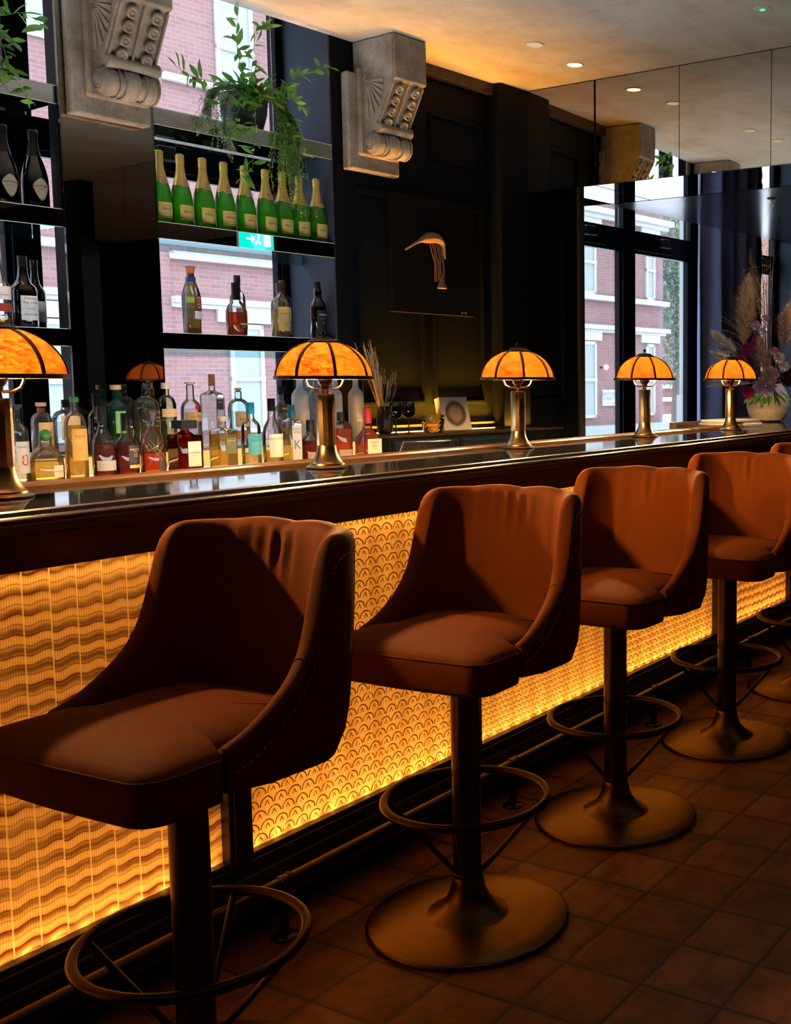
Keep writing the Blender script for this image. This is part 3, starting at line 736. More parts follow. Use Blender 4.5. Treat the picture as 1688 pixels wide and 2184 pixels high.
MB().box(-.55, 2.07, 2.805, 2.933, .957, 1.033).box(-.53, .57, 2.933, 3.27, .957, 1.033).box(1.01, 1.975, 2.933, 3.27, .957, 1.033).obj('bottle_step', RIS, bb, smooth=False, bevel=.003)
MB().box(-.55, 2.07, 2.796, 2.804, .962, 1.030).obj('glowing_step_front', emit('amber_step_glow', (1.0, .56, .15), 1.2), bb, smooth=False)
MB().box(-.55, 2.07, 2.738, 2.752, .957, .962).obj('led_strip', LED, bb, smooth=False)
area('back_bar_led', WP(.75, 2.745, .966), 2.6, 6.0, (1, .44, .05), (R(180), 0, WA), .02, spread=R(75))
# dark cabinet and its lit ledge
cb = wthing('wall_cabinet', 'low dark navy cabinet along the panelled wall, its ledge washed in amber light', 'cabinet', 0, 0, 0)
MB().box(2.10, 3.15, 2.70, 2.949, 0, 1.045).box(3.151, 3.50, 2.70, 2.849, 0, 1.045).obj('cabinet_body', PAINT, cb, smooth=False, bevel=.003)
MB().box(2.095, 3.15, 2.685, 2.949, 1.046, 1.062).box(3.151, 3.52, 2.685, 2.849, 1.046, 1.062).obj('cabinet_top', simple('dark_varnished_top', (.03, .018, .008), .3), cb, smooth=False, bevel=.003)
for a, b in ((2.12, 2.60), (2.62, 3.10)):
    m = MB(); frame_mould(m, a, b, .55, 1.03, 2.70); m.box(a + .03, b - .03, 2.690, 2.70, .58, 1.0); m.obj('door', m_paint('cabinet_navy', (.012, .02, .04), .4), cb, smooth=False, bevel=.002)
MB().box(2.10, 3.14, 2.915, 2.925, 1.062, 1.066).obj('led_strip', LED, cb, smooth=False)
area('ledge_led', WP(2.62, 2.90, 1.072), 1.02, 24, (1.0, .40, .02), (R(180 - 10), 0, WA), .02, spread=R(85))
l = area('pilaster_led', WP(3.28, 2.80, 1.07), .2, 5, (1.0, .42, .03), (R(180), 0, WA), .02)

# ------------------------------------------------------------------ stone corbels
def m_stone():
    t = MT('weathered_limestone'); a = t.noise(6, 6, .65); b = t.noise(70, 4, .7); c = t.noise(2, 4)
    cc = t.ramp(a, [(.3, (.20, .165, .125)), (.55, (.36, .315, .26)), (.75, (.50, .46, .40))]); cc = t.mix(b.step(.5, .72) * .6, cc, (.15, .115, .08))
    cc = t.mix(c.step(.55, .7) * .4, cc, (.72, .70, .66))
    return t.fin(t.pr(cc, .85, 0, t.bump(b * .5 + a, .7, .006)))
STONE = m_stone()
def corbel(s, z, label, o_=2.95):
    """s: left edge of the console, z: height of the console's flat top"""
    t = wthing('stone_corbel', label, 'corbel', s, o_, z, 0, 'carved limestone corbels under the ceiling')
    W_ = .222
    # back plate
    m = MB(); m.prism([(-.085, -.165), (-.085, -.665), (-.060, -.660), (.262, -.660), (.262, -.165)], -.055, 0, 'xz')
    m.obj('back_plate', STONE, t, bevel=.012)
    m = MB(); m.prism([(-.030, -.14), (-.030, -.585), (.245, -.585), (.245, -.14)], -.082, -.05, 'xz'); m.obj('plate_moulding', STONE, t, bevel=.014)
    m = MB(); m.prism([(-.02, -.545), (.24, -.545), (.25, -.575), (-.03, -.575)], -.085, -.05, 'xz')
    # console side profile (off, z) extruded along s
    pr_ = [(0, 0), (-.318, 0), (-.320, -.10), (-.318, -.225), (-.292, -.232), (-.262, -.285), (-.228, -.345), (-.196, -.400), (-.172, -.440), (-.150, -.470), (-.120, -.50), (-.07, -.50), (-.05, -.30), (0, -.2)]
    m = MB().prism(pr_, 0, W_, 'yz').obj('console', STONE, t, bevel=.008)
    # rope-like neck moulding below the rosettes
    m = MB()
    T = Matrix.Translation((0, -.182, -.452)) @ Matrix.Rotation(PI / 2, 4, 'Y')
    m.lathe([(.0, -.004), (.020, -.004), (.028, .004), (.026, .03), (.022, .06), (.022, .16), (.026, .19), (.028, .222), (.02, .23), (0, .23)], 20, M=T); m.obj('neck_moulding', STONE, t)
    # volute: three fat rolls with a spiral end
    m = MB(); T = Matrix.Translation((0, -.135, -.525)) @ Matrix.Rotation(PI / 2, 4, 'Y')
    m.lathe([(0, -.022), (.012, -.024), (.020, -.018), (.026, -.020), (.034, -.012), (.040, -.014), (.047, -.002), (.056, .006), (.060, .024), (.056, .048), (.046, .062), (.052, .076), (.062, .094), (.064, .112), (.061, .130), (.050, .148), (.046, .158),
             (.054, .172), (.062, .190), (.060, .212), (.050, .230), (.044, .238), (.030, .236), (.018, .242), (0, .240)], 32, M=T)
    for xx in (-.012, .008, .055, .082, .108, .135, .172, .20, .224): m.tube([(xx, -.135 + (.060 if xx > .02 else .044 + xx * .5) * math.cos(2 * PI * i / 24), -.525 + (.060 if xx > .02 else .044 + xx * .5) * math.sin(2 * PI * i / 24)) for i in range(24)], .0045, 6, True)
    m.obj('volute', STONE, t)
    # rosettes on the sloping front, two columns of four, each in a sunk square
    rt_ = MB(); d = Vector((0, -.172 + .300, -.440 + .232)).normalized(); n = Vector((0, d.z, -d.y)); n = n if n.y < 0 else -n
    fr_ = MB()
    for cx in (.006, W_ / 2 - .004, W_ - .014): fr_.add(*_bar((cx, -.300, -.236), (cx, -.176, -.446), n, .008, .010))
    for cx in (.057, .165):
        for k in range(4):
            c = Vector((cx, -.298, -.240)).lerp(Vector((cx, -.178, -.442)), (k + .5) / 4) + n * .002
            T = Matrix.Translation(c) @ n.to_track_quat('Z', 'Y').to_matrix().to_4x4()
            rt_ = MB(); rt_.lathe([(0, -.004), (.024, -.004), (.0265, .004), (.0245, .013), (.019, .017), (.0135, .014), (.010, .009), (.006, .012), (.0, .0135)], 18, M=T)
            rt_.obj('rosette', STONE, t)
    fr_.obj('rosette_frame', STONE, t, smooth=False, bevel=.002)
    # fan of flutes on the side face
    m = MB()
    for k in range(7):
        a = R(8 + k * 13.5); c, q = math.cos(a), math.sin(a); p0 = (-.112, -.21)
        L = (.13, .135, .14, .15, .165, .18, .19)[k]
        A = Vector((-.004, p0[0] - c * .035, p0[1] - q * .035)); B = Vector((-.004, p0[0] - c * L, p0[1] - q * L)); pd = Vector((0, q, -c))
        w0, w1 = .004, .0115
        for xx in (0,):
            v = [A + pd * w0, A - pd * w0, B - pd * w1, B + pd * w1]; v = [p - Vector((.006, 0, 0)) for p in v]; v2 = [p + Vector((.014, 0, 0)) for p in v]
            m.add(v + v2, [(0, 1, 2, 3), (7, 6, 5, 4), (0, 4, 5, 1), (1, 5, 6, 2), (2, 6, 7, 3), (3, 7, 4, 0)])
    for rr in (.03, .018): m.tube([(-.002, -.112 + rr * math.cos(2 * PI * i / 24), -.21 + rr * math.sin(2 * PI * i / 24)) for i in range(24)], .005, 6, True)
    m.sphere((-.002, -.112, -.21), .010)
    m.obj('fan_ornament', STONE, t, bevel=.002)
    # rim following the sloping edge
    m = MB().tube([(0, -.305, -.03), (0, -.305, -.222), (0, -.255, -.290), (0, -.165, -.44)], .007, 8).obj('side_rim', STONE, t)
    return t
def _bar(a, b, n, w_, h, horiz=False):
    a, b = Vector(a), Vector(b); d = (b - a).normalized(); u = d.cross(n).normalized()
    v = []
    for p in (a, b):
        for su, hh in ((-1, -.006), (1, -.006), (1, h), (-1, h)): v.append(p + u * su * w_ / 2 + n * hh)
    return v, [(0, 1, 2, 3), (7, 6, 5, 4), (0, 4, 5, 1), (1, 5, 6, 2), (2, 6, 7, 3), (3, 7, 4, 0)]
corbel(2.135, CEIL - .002, 'carved limestone corbel on the dark panelled wall beside the niche')
corbel(.690, CEIL - .002, 'carved limestone corbel at the top left, hanging over the pier mirror', 2.932)

# ------------------------------------------------------------------ ceiling fittings
def downlight(x, y, label, on):
    t = thing('recessed_downlight', label, 'downlight', (x, y, CEIL), 0, 'recessed downlights in the plaster ceiling')
    m = MB().lathe([(.054, -.0005), (.054, -.004), (.050, -.006), (.043, -.003), (.041, .0)], 40, cap0=False, cap1=False).obj('trim_ring', simple('white_trim', (.75, .70, .64), .5), t)
    MB().lathe([(.0, -.0015), (.0425, -.0015), (.0425, -.001), (0, -.001)], 32).obj('lens', emit('downlight_glow_%d' % on, (1, .66, .40), (2.6, .75)[on]), t)
downlight(3.364, 1.878, 'brightest recessed downlight, nearest the mirrored bulkhead', 0)
downlight(2.949, 1.866, 'dim recessed downlight left of the brightest one', 1)
for x in (2.0, 1.60): downlight(x, 1.85, 'recessed downlight seen only in the bulkhead mirror', 1)
t = thing('emergency_light', 'small round ceiling fitting with a green indicator, top right', 'ceiling light', (2.993, .588, CEIL), 0)
MB().lathe([(0, -.006), (.030, -.006), (.040, -.004), (.043, -.0005)], 36, cap1=False).obj('trim_ring', simple('white_trim', (.75, .70, .64), .5), t)
MB().lathe([(0, -.011), (.010, -.010), (.014, -.0062)], 20, cap1=False).obj('indicator', emit('green_indicator', (.05, 1, .25), 1.6), t)
t = thing('exit_sign', 'green illuminated running man exit sign, seen reflected in the shelf edge', 'sign', WP(3.36, .36, 2.33), WA + R(190))
EX = emit('exit_green', (.0, .55, .30), 3.0); WH = emit('exit_white', (.8, 1, .9), 3.0)
MB().box(-.14, .14, -.015, .015, 0, .16).obj('housing', simple('white_plastic', (.7, .7, .7), .4), t, smooth=False, bevel=.004)
for sgn in (1, -1):
    MB().box(-.13, .13, .0155, .017, .01, .15, M=Matrix.Rotation(0 if sgn > 0 else PI, 4, 'Z')).obj('sign_face', EX, t, smooth=False)
    m = MB(); T = Matrix.Rotation(0 if sgn > 0 else PI, 4, 'Z')
    m.box(.06, .11, .0172, .018, .03, .13, M=T).tube([(-.08, .018, .08), (-.02, .018, .08)], .006, 6, M=T).tube([(-.04, .018, .105), (-.02, .018, .08), (-.04, .018, .055)], .006, 6, M=T).sphere((.02, .018, .115), .010, M=T)
    m.tube([(.02, .018, .10), (.01, .018, .07), (.03, .018, .045)], .007, 6, M=T).tube([(.01, .018, .07), (-.01, .018, .04)], .006, 6, M=T)
    m.obj('pictogram', WH, t)
_l = bpy.data.lights.new('exit_sign_glow', 'POINT'); _l.energy = 1.0; _l.color = (.02, .85, .6); _l.shadow_soft_size = .06
_o = bpy.data.objects.new('exit_sign_glow', _l); _o.location = WP(3.33, .46, 2.38); col.objects.link(_o)
MB().tube([(-.1, 0, .16), (-.1, 0, .775)], .004).tube([(.1, 0, .16), (.1, 0, .775)], .004).obj('hanger', BLACKM, t)
t = thing('sprinkler_head', 'small bronze sprinkler under the glossy lowered ceiling', 'sprinkler', (4.60, 1.19, 2.50))
MB().lathe([(.001, 0), (.030, 0), (.030, -.004), (.012, -.008), (.010, -.014)], 20).obj('escutcheon', BRASS, t)
m = MB().tube([(.010, 0, -.010), (.014, 0, -.025), (.004, 0, -.040)], .002, 6).tube([(-.010, 0, -.010), (-.014, 0, -.025), (-.004, 0, -.040)], .002, 6)
m.lathe([(.001, -.040), (.018, -.041), (.018, -.043), (.001, -.043)], 16); m.obj('deflector_frame', BRASS, t)

# ------------------------------------------------------------------ bottles
CLEAR = glass('clear_bottle_glass', (.94, .96, .96), .28, 1.3, milk=.03, milkcol=(.8, .85, .85))
GREENG = glass('green_bottle_glass', (.22, .62, .08), .10, 1.3, milk=.40, milkcol=(.16, .60, .05))
DKGREEN = glass('dark_green_bottle_glass', (.02, .09, .02), .2, 1.6)
OLIVE = glass('olive_bottle_glass', (.45, .45, .10), .3, 1.3)
TEAL = glass('teal_bottle_glass', (.10, .62, .55), .25, 1.4, milk=.25, milkcol=(.05, .5, .42))
BLACKG = glass('black_bottle_glass', (.02, .02, .02), .5, 1.8)
SMOKEG = glass('deep_brown_bottle_glass', (.10, .06, .03), .3, 1.5)
FROST = glass('frosted_bottle_glass', (.80, .84, .88), .6, .8, .2, milk=.80, milkcol=(.70, .72, .76))
def liquid(name, tint, milkcol, k=.35): return glass(name, tint, .45, .3, milk=k, milkcol=milkcol)
L_AMB = liquid('amber_spirit', (.95, .50, .10), (.95, .45, .06)); L_ORG = liquid('orange_spirit', (.85, .20, .03), (.85, .20, .02))
L_RED = liquid('dark_red_spirit', (.42, .03, .015), (.40, .03, .01)); L_GOLD = liquid('golden_spirit', (.95, .72, .22), (.95, .65, .15))
L_PALE = liquid('clear_spirit', (.93, .94, .92), (.8, .8, .75), .10); L_STRAW = liquid('straw_spirit', (.97, .82, .45), (.95, .75, .3), .25)
PAPER = simple('cream_paper', (.74, .66, .50), .6); WHITEP = simple('white_paper', (.82, .80, .76), .6); GOLDP = simple('mustard_paper', (.72, .50, .13), .55)
BLKP = simple('black_paper', (.015, .013, .012), .5); TEALP = simple('turquoise_paper', (.05, .40, .42), .55); BRWNP = simple('brown_paper', (.16, .035, .015), .5)
OLVP = simple('olive_paper', (.13, .13, .05), .55); GREYP = simple('grey_paper', (.45, .45, .43), .6); NAVYP = simple('navy_paper', (.02, .03, .12), .5); REDP = simple('red_paper', (.50, .05, .03), .5)
GOLDFOIL = simple('gold_foil', (.80, .52, .13), .38, .45, nb=(120, .5)); CORK = simple('cork', (.50, .30, .15), .75); WOODC = simple('pale_wood_cap', (.62, .48, .33), .6)
BLKCAP = simple('black_cap', (.008, .008, .009), .35, **{'Specular IOR Level': .25}); REDWAX = simple('red_wax', (.62, .012, .02), .28); GREENCAP = simple('green_cap', (.05, .22, .04), .4)
TEALCAP = simple('turquoise_cap', (.01, .26, .35), .35); BLUECAP = simple('blue_cap', (.02, .06, .35), .35); ORGCAP = simple('copper_cap', (.55, .16, .06), .4); DKTEAL = simple('dark_teal_cap', (.01, .10, .11), .35)
BRWNCAP = simple('brown_cap', (.05, .02, .012), .4); WHITEI = simple('white_ink', (.85, .84, .80), .5); GOLDI = simple('gold_ink', (.75, .52, .22), .4); GREYI = simple('grey_ink', (.2, .2, .2), .5)
FORMS = {
 'champ': [(.80, 0), (.95, .004), (1, .02), (1, .30), (.975, .38), (.92, .44), (.82, .51), (.69, .58), (.55, .65), (.435, .72), (.37, .78), (.34, .84), (.335, .97), (.30, .985)],
 'round': [(.90, 0), (1, .015), (1, .56), (.96, .63), (.80, .69), (.52, .73), (.40, .76), (.37, .80), (.37, .96)],
 'dome': [(.90, 0), (1, .015), (1, .62), (.95, .70), (.80, .765), (.55, .80), (.36, .815), (.32, .84), (.31, .95)],
 'bell': [(.86, 0), (.96, .02), (1, .40), (.97, .50), (.80, .59), (.55, .66), (.40, .72), (.36, .78), (.35, .95)],
 'squat': [(.90, 0), (1, .02), (1, .30), (.95, .46), (.80, .58), (.55, .66), (.38, .72), (.35, .76), (.35, .90)],
 'flask': [(.86, 0), (.93, .02), (1, .34), (.97, .46), (.82, .56), (.55, .63), (.38, .68), (.34, .74), (.33, .92)],
 'square': [(.93, 0, 1), (1, .02, 1), (1, .68, 1), (.96, .73, 1), (.55, .76, .2), (.36, .78, 0), (.33, .82, 0), (.33, .96, 0)],
 'tall': [(.90, 0), (1, .012), (1, .64), (.94, .69), (.70, .73), (.45, .765), (.38, .79), (.36, .82), (.36, .97)],
 'swan': [(.86, 0), (.92, .02), (1, .52), (.93, .60), (.72, .70), (.50, .78), (.40, .84), (.38, .92), (.38, .95)],
 'bulge': [(.90, 0), (1, .015), (1, .55), (.92, .62), (.62, .69), (.48, .73), (.55, .80), (.53, .86), (.38, .90), (.36, .97)],
 'calv': [(.90, 0), (1, .015), (1, .50), (.95, .56), (.70, .61), (.50, .66), (.40, .74), (.34, .84), (.33, .97)],
 'maker': [(.98, 0, .6), (1, .015, .6), (.98, .36, .6), (.90, .45, .3), (.60, .56, 0), (.38, .66, 0), (.34, .74, 0), (.33, .97, 0)],
}
def bottle(name, label, group, s, o, z, h, r, form, gl, liq=None, cap=None, labels=(), ax=1, ay=1, rz=0.0, foil=None):
    t = wthing(name, label, 'bottle', s, o, z, rz, group)
    P = FORMS[form]; sq = any(len(p) > 2 for p in P); n = 40
    def seg(z0, z1, off):
        out = []
        def at(q):
            for i in range(1, len(P)):
                if q <= P[i][1]:
                    a, b = P[i - 1], P[i]; f = (q - a[1]) / max(1e-6, b[1] - a[1]); return [a[j] + (b[j] - a[j]) * f for j in range(len(a))]
            return list(P[-1])
        qs = sorted(set([z0, z1] + [p[1] for p in P if z0 < p[1] < z1]))
        return [tuple([max(.0005, at(q)[0] * r + off), q * h] + at(q)[2:]) for q in qs]
    MB().lathe(seg(0, P[-1][1], 0), n, sq=0, ax=ax, ay=ay).obj('glass_body', gl, t, angle=60)
    if liq: MB().lathe(seg(.015, liq[1], -.0022), n, ax=ax, ay=ay).obj('liquid', liq[0], t, angle=60)
    if foil:                                                # foil over neck and shoulder
        m = MB().lathe([(p[0], p[1]) for p in seg(foil[0], P[-1][1], .0008)], n); m.obj('foil', foil[1], t, angle=60)
    if cap:
        cm, rr, z0, z1 = cap[:4]; kind = cap[4] if len(cap) > 4 else 'cyl'; rc = rr * r
        if kind == 'cyl': pf = [(rc * .9, z0 * h), (rc, z0 * h + .001), (rc, z1 * h - .0015), (rc * .93, z1 * h)]
        elif kind == 'flare': pf = [(rc * .62, z0 * h), (rc * .75, (z0 * .6 + z1 * .4) * h), (rc, z1 * h - .004), (rc * .97, z1 * h)]
        elif kind == 'ball': pf = [(rc * math.sin(PI * i / 10) + .0003, ((z0 + z1) / 2 - (z1 - z0) / 2 * math.cos(PI * i / 10)) * h) for i in range(11)]
        elif kind == 'cork': pf = [(rc * .62, z0 * h), (rc * .62, (z0 * .55 + z1 * .45) * h), (rc, (z0 * .55 + z1 * .45) * h), (rc, z1 * h - .001), (rc * .94, z1 * h)]
        elif kind == 'champ': pf = [(rc * .93, z0 * h), (rc * 1.0, z0 * h + .004), (rc * .98, z1 * h - .016), (rc * 1.06, z1 * h - .012), (rc * 1.0, z1 * h - .005), (rc * .72, z1 * h)]
        if kind == 'square': MB().box(-rc, rc, -rc, rc, z0 * h, z1 * h).obj('cap', cm, t, bevel=.0015)
        else: MB().lathe(pf, 24).obj('cap', cm, t, angle=40)
    for L in labels:
        z0, z1, hw, mt = L[:4]; texts = L[4] if len(L) > 4 else (); ctr = L[5] if len(L) > 5 else 0.0
        rl = max(q[0] for q in seg(z0, z1, 0)) + .0006
        if sq:
            k = 1 if form == 'square' else 1.0
            yy = -r * ay * (2 ** (1 / 12) if 0 else 1.0) - .0012; xx = r * ax * .88 * hw
            lb = MB().box(-xx + ctr * r, xx + ctr * r, yy - .0008, yy + .0012, z0 * h, z1 * h).obj('label', mt, t, smooth=False)
            for tx, sz, zz, im in texts: text_mesh(tx, sz, im, lb, z=zz * h, y=yy - .0014, x=ctr * r)
        else:
            lb = arc_strip(rl, z0 * h, z1 * h, ctr - hw, ctr + hw).obj('label', mt, t)
            if ax != 1 or ay != 1: lb.scale = (ax, ay, 1)
            for tx, sz, zz, im in texts: text_mesh(tx, sz, im, lb, z=zz * h, radius=rl + .0011, a0=ctr)
    return t
def ghost(rad): return None
# nine champagne bottles on the middle shelf
G = 'green champagne bottles in a row on the middle shelf'
krug = None
KS = [1.072, 1.178, 1.288, 1.402, 1.517, 1.631, 1.733, 1.837, 1.940]
where = ['leftmost green champagne bottle in the row, touching the pier mirror', 'second green champagne bottle from the left in the row', 'third green champagne bottle from the left in the row', 'fourth green champagne bottle from the left, under the lowest trailing leaves',
         'middle green champagne bottle of the nine', 'sixth green champagne bottle from the left, just left of the hanging fronds', 'green champagne bottle whose gold neck is half hidden by the fronds', 'second green champagne bottle from the right, behind the frond tips', 'rightmost green champagne bottle in the row, against the dark reveal']
for i, s_ in enumerate(KS):
    if krug is None:
        krug = bottle('champagne_bottle', where[0], G, s_, 3.03, 2.0605, .329, .0500, 'champ', GREENG, (liquid('green_wine', (.50, .95, .30), (.25, .75, .08), .35), .55), (GOLDFOIL, .375, .86, 1.0, 'champ'),
                      [(.07, .285, .72, GOLDP, [('KRUG', .0165, .19, INK), ('CHAMPAGNE', .0048, .24, REDINK), ('GRANDE CUVEE', .0048, .135, INK)], -.02), (.545, .60, .50, simple('rose_gold_band', (.80, .48, .26), .4, .5), [('KRUG', .009, .572, BRWNP)])], foil=(.56, GOLDFOIL))
    else:
        c = copytree(krug); c.location = WP(s_, 3.03 + .004 * math.sin(i * 2.1), 2.0605); c['label'] = where[i]; c.rotation_euler.z = WA + R(3 * math.sin(i * 1.7))
D = 'dark champagne bottles with shield labels on the left niche shelf'
def shield(t, h, r):
    m = MB(); vs_ = []; n = 12
    hw = .60; lb = MB(); rings = []
    for i in range(n + 1):
        a = -hw + 2 * hw * i / n; q = a / hw; z0 = h * (.08 + .17 * abs(q) ** 1.6); z1 = h * (.30 + .07 * (1 - q * q) - .02 * abs(q)); ro = r + .0012
        rings.append([(math.sin(a) * (r + .0004), -math.cos(a) * (r + .0004), z0), (math.sin(a) * ro, -math.cos(a) * ro, z0), (math.sin(a) * ro, -math.cos(a) * ro, z1), (math.sin(a) * (r + .0004), -math.cos(a) * (r + .0004), z1)])
    lb = MB().loft(rings).obj('label', simple('tan_shield_paper', (.40, .32, .20), .6), t)
    text_mesh('Dom Perignon', .0105, INK, lb, z=h * .27, radius=r + .0018); text_mesh('Vintage', .006, INK, lb, z=h * .23, radius=r + .0018)
for s_, lb in ((.404, 'dark champagne bottle with a tan shield label, at the left edge'), (.525, 'dark champagne bottle with a tan shield label, left of the pier mirror')):
    b = bottle('champagne_bottle', lb, D, s_ - .01, 3.03, 2.0605, .318, .052, 'champ', DKGREEN, None, (BLKCAP, .375, .86, 1.0, 'champ'), foil=(.66, BLKCAP)); shield(b, .318, .052)
# lowest shelf, right niche
Z3 = 1.5665; B3 = 'spirits on the lowest niche shelf'
bottle('whisky_bottle', 'clear bottle a quarter full of gold whisky with a brown label and copper stopper', B3, 1.205, 3.03, Z3, .315, .044, 'swan', CLEAR, (L_GOLD, .24), (ORGCAP, .52, .83, 1.0, 'flare'),
       [(.34, .56, .50, BRWNP, [('GLEN', .011, .53, WHITEI), ('MO', .011, .485, WHITEI), ('RAN', .011, .44, WHITEI), ('GIE', .011, .395, WHITEI)], .25), (.22, .335, .50, WHITEP, [('Original', .007, .28, GREYI)], .25), (.785, .84, 3.14, BLUECAP)])
bottle('whisky_bottle', 'slim yellow-green bottle with a navy neck, behind the copper-stoppered one', B3, 1.262, 3.12, Z3, .297, .036, 'bulge', OLIVE, (L_STRAW, .50), (BLUECAP, .42, .86, .975), [(.03, .33, .9, simple('pinkish_paper', (.62, .42, .34), .6))])
bottle('whisky_bottle', 'squat flask of orange whisky with a stag head badge and black neck', B3, 1.444, 3.03, Z3, .256, .051, 'flask', CLEAR, (L_ORG, .44), (BLKCAP, .40, .68, 1.0), [(.13, .19, .62, BLKP, [('DALMORE', .008, .16, GOLDI)], .25), (.20, .235, .5, GOLDP, [], .25)])
bottle('whisky_bottle', 'nearly empty clear round bottle behind the stag badge flask', B3, 1.515, 3.12, Z3, .306, .038, 'round', CLEAR, (L_GOLD, .08), (BLKCAP, .42, .82, .985), [(.18, .46, .8, simple('translucent_white_paper', (.6, .62, .6), .6), [('LIQUORS', .008, .36, GREYI)])])
bottle('whisky_bottle', 'clear bottle of pale gold spirit with a large script label and brown stopper', B3, 1.697, 3.03, Z3, .272, .046, 'round', CLEAR, (L_GOLD, .50), (BRWNCAP, .44, .84, 1.0), [(.12, .56, .85, simple('buff_paper', (.62, .42, .14), .6), [('Craigellachie', .0125, .44, INK), ('13', .026, .24, REDINK)])])
bottle('whisky_bottle', 'dark bottle with a white label and black neck, behind the script label bottle', B3, 1.765, 3.10, Z3, .295, .040, 'tall', SMOKEG, None, (BRWNCAP, .42, .80, 1.0), [(.06, .52, .8, WHITEP, [("Dewar's", .012, .44, INK), ('WHITE LABEL', .006, .20, REDINK)]), (.26, .30, .8, BLKP)])
bottle('whisky_bottle', 'dark green whisky bottle with a black label at the right end of the shelf', B3, 1.930, 3.03, Z3, .295, .042, 'bulge', DKGREEN, None, (BLKCAP, .42, .84, 1.0), [(.08, .50, .8, BLKP, [('ARDBEG', .0125, .42, WHITEI), ('TEN', .008, .28, GOLDI), ('ISLAY SINGLE MALT', .0045, .35, WHITEI)])])
bottle('spirit_bottle', 'clear bottle with a cream and red label cut by the left edge, lowest shelf', 'bottles on the left niche shelf', .345, 3.03, Z3, .300, .045, 'calv', CLEAR, (L_GOLD, .12), None, [(.36, .54, .9, WHITEP, [('RECHETREIX', .008, .42, INK)]), (.20, .31, .9, REDP)])
bottle('calvados_bottle', 'dark bottle with a handwritten white label on the left niche lowest shelf', 'bottles on the left niche shelf', .445, 3.03, Z3, .293, .050, 'calv', SMOKEG, None, (BLKCAP, .36, .84, 1.0), [(.10, .44, .80, WHITEP, [('Calvados', .015, .40, INK), ("Pays d'Auge", .013, .345, INK), ("6 ans d'age", .008, .26, INK), ('Adrien Camut', .010, .18, INK)], .1)])
bottle('calvados_bottle', 'olive bottle half hidden behind the pier mirror on the lowest shelf', 'bottles on the left niche shelf', .535, 3.12, Z3, .289, .040, 'calv', OLIVE, (simple('brown_calvados', (.10, .04, .01), .3), .45), (BLKCAP, .38, .84, 1.0), [(.10, .40, .8, WHITEP)])
# front row on the back bar
ZF = .9575; OF = 2.58; FR = 'front row of spirits on the back bar'
bottle('gin_bottle', 'clear bottle with a big red 8 on a grey label, beside the nearest lamp', FR, .176, OF, ZF, .300, .036, 'tall', CLEAR, (L_PALE, .5), (BRWNCAP, .60, .93, 1.0, 'cork'), [(.14, .54, .85, GREYP, [('RANCHO', .012, .47, INK), ('8', .062, .30, REDINK)], .2)])
bottle('tequila_bottle', 'squat round clear bottle with a green and wood ball stopper', FR, .277, OF, ZF, .196, .062, 'squat', CLEAR, (L_STRAW, .42), (GREENCAP, .34, .80, 1.04, 'ball'), [(.10, .34, .35, simple('faint_label', (.7, .6, .4), .5), [('PATRON', .010, .22, INK)], .3)])
bottle('mezcal_bottle', 'tall amber bottle with a green stopper and orange label', FR, .395, OF, ZF, .326, .041, 'dome', CLEAR, (L_GOLD, .66), (GREENCAP, .40, .94, 1.0), [(.24, .62, .8, simple('orange_paper', (.72, .33, .05), .6), [('ILEGAL', .014, .53, BRWNP), ('MEZCAL', .007, .38, BRWNP)])])
bottle('rum_bottle', 'clear topped bottle of dark red rum with a black screw cap and blank pale band', FR, .503, OF, ZF, .288, .044, 'flask', CLEAR, (L_RED, .48), (BLKCAP, .42, .78, 1.0), [(.11, .25, 1.1, GREYP), (.50, .505, .01, GREYP, [('Zacapa', .020, .52, INK)], .1)])
bottle('rum_bottle', 'pear shaped bottle of dark rum with a black label numbered 12', FR, .599, OF, ZF, .258, .049, 'flask', CLEAR, (L_RED, .54), (BLKCAP, .36, .72, 1.0), [(.20, .50, .55, BLKP, [('APPLETON', .010, .43, GOLDI), ('12', .020, .34, GOLDI), ('ESTATE', .006, .40, GOLDI)], .2), (.14, .19, .5, GOLDP, [], .2)])
xr = bottle('rum_bottle', 'rounded bottle wrapped in crossed cords with a flared dark stopper', FR, .713, OF, ZF, .272, .050, 'squat', CLEAR, (L_ORG, .34), (BRWNCAP, .55, .83, 1.0, 'flare'), [(.06, .27, .42, simple('dark_brown_label', (.06, .03, .015), .6), [], .35)])
m = MB()
for a0, a1, z0, z1 in ((-1.1, .9, .03, .155), (1.2, -.9, .03, .155), (-.9, 1.3, .10, .17), (.2, -1.4, .06, .17)):
    m.tube([(math.sin(a0 + (a1 - a0) * k / 16) * (.0515 - .018 * max(0, (z0 + (z1 - z0) * k / 16 - .11) / .06)), -math.cos(a0 + (a1 - a0) * k / 16) * (.0515 - .018 * max(0, (z0 + (z1 - z0) * k / 16 - .11) / .06)), z0 + (z1 - z0) * k / 16) for k in range(17)], .0013, 6)
m.obj('cord_wrap', simple('tan_cord', (.32, .20, .10), .7), xr)
bottle('liqueur_bottle', 'square bottle of red amaretto with a square black cap', FR, .860, OF, ZF, .222, .055, 'square', glass('dimpled_red_glass', (.80, .16, .05), .25, 1.3), (L_RED, .66), (BLKCAP, .68, .84, 1.0, 'square'),
       [(.12, .60, .62, PAPER, [('DISARONNO', .0092, .38, INK), ('ORIGINALE', .005, .33, INK)], .15)])
bottle('tequila_bottle', 'ribbed yellow bottle with an olive label and flat wood stopper', FR, 1.043, OF, ZF, .236, .045, 'square', CLEAR, (L_GOLD, .66), (WOODC, .56, .90, 1.0, 'cork'), [(.30, .60, .65, OLVP, [('EMINENTE', .008, .54, GOLDI)], .2)])
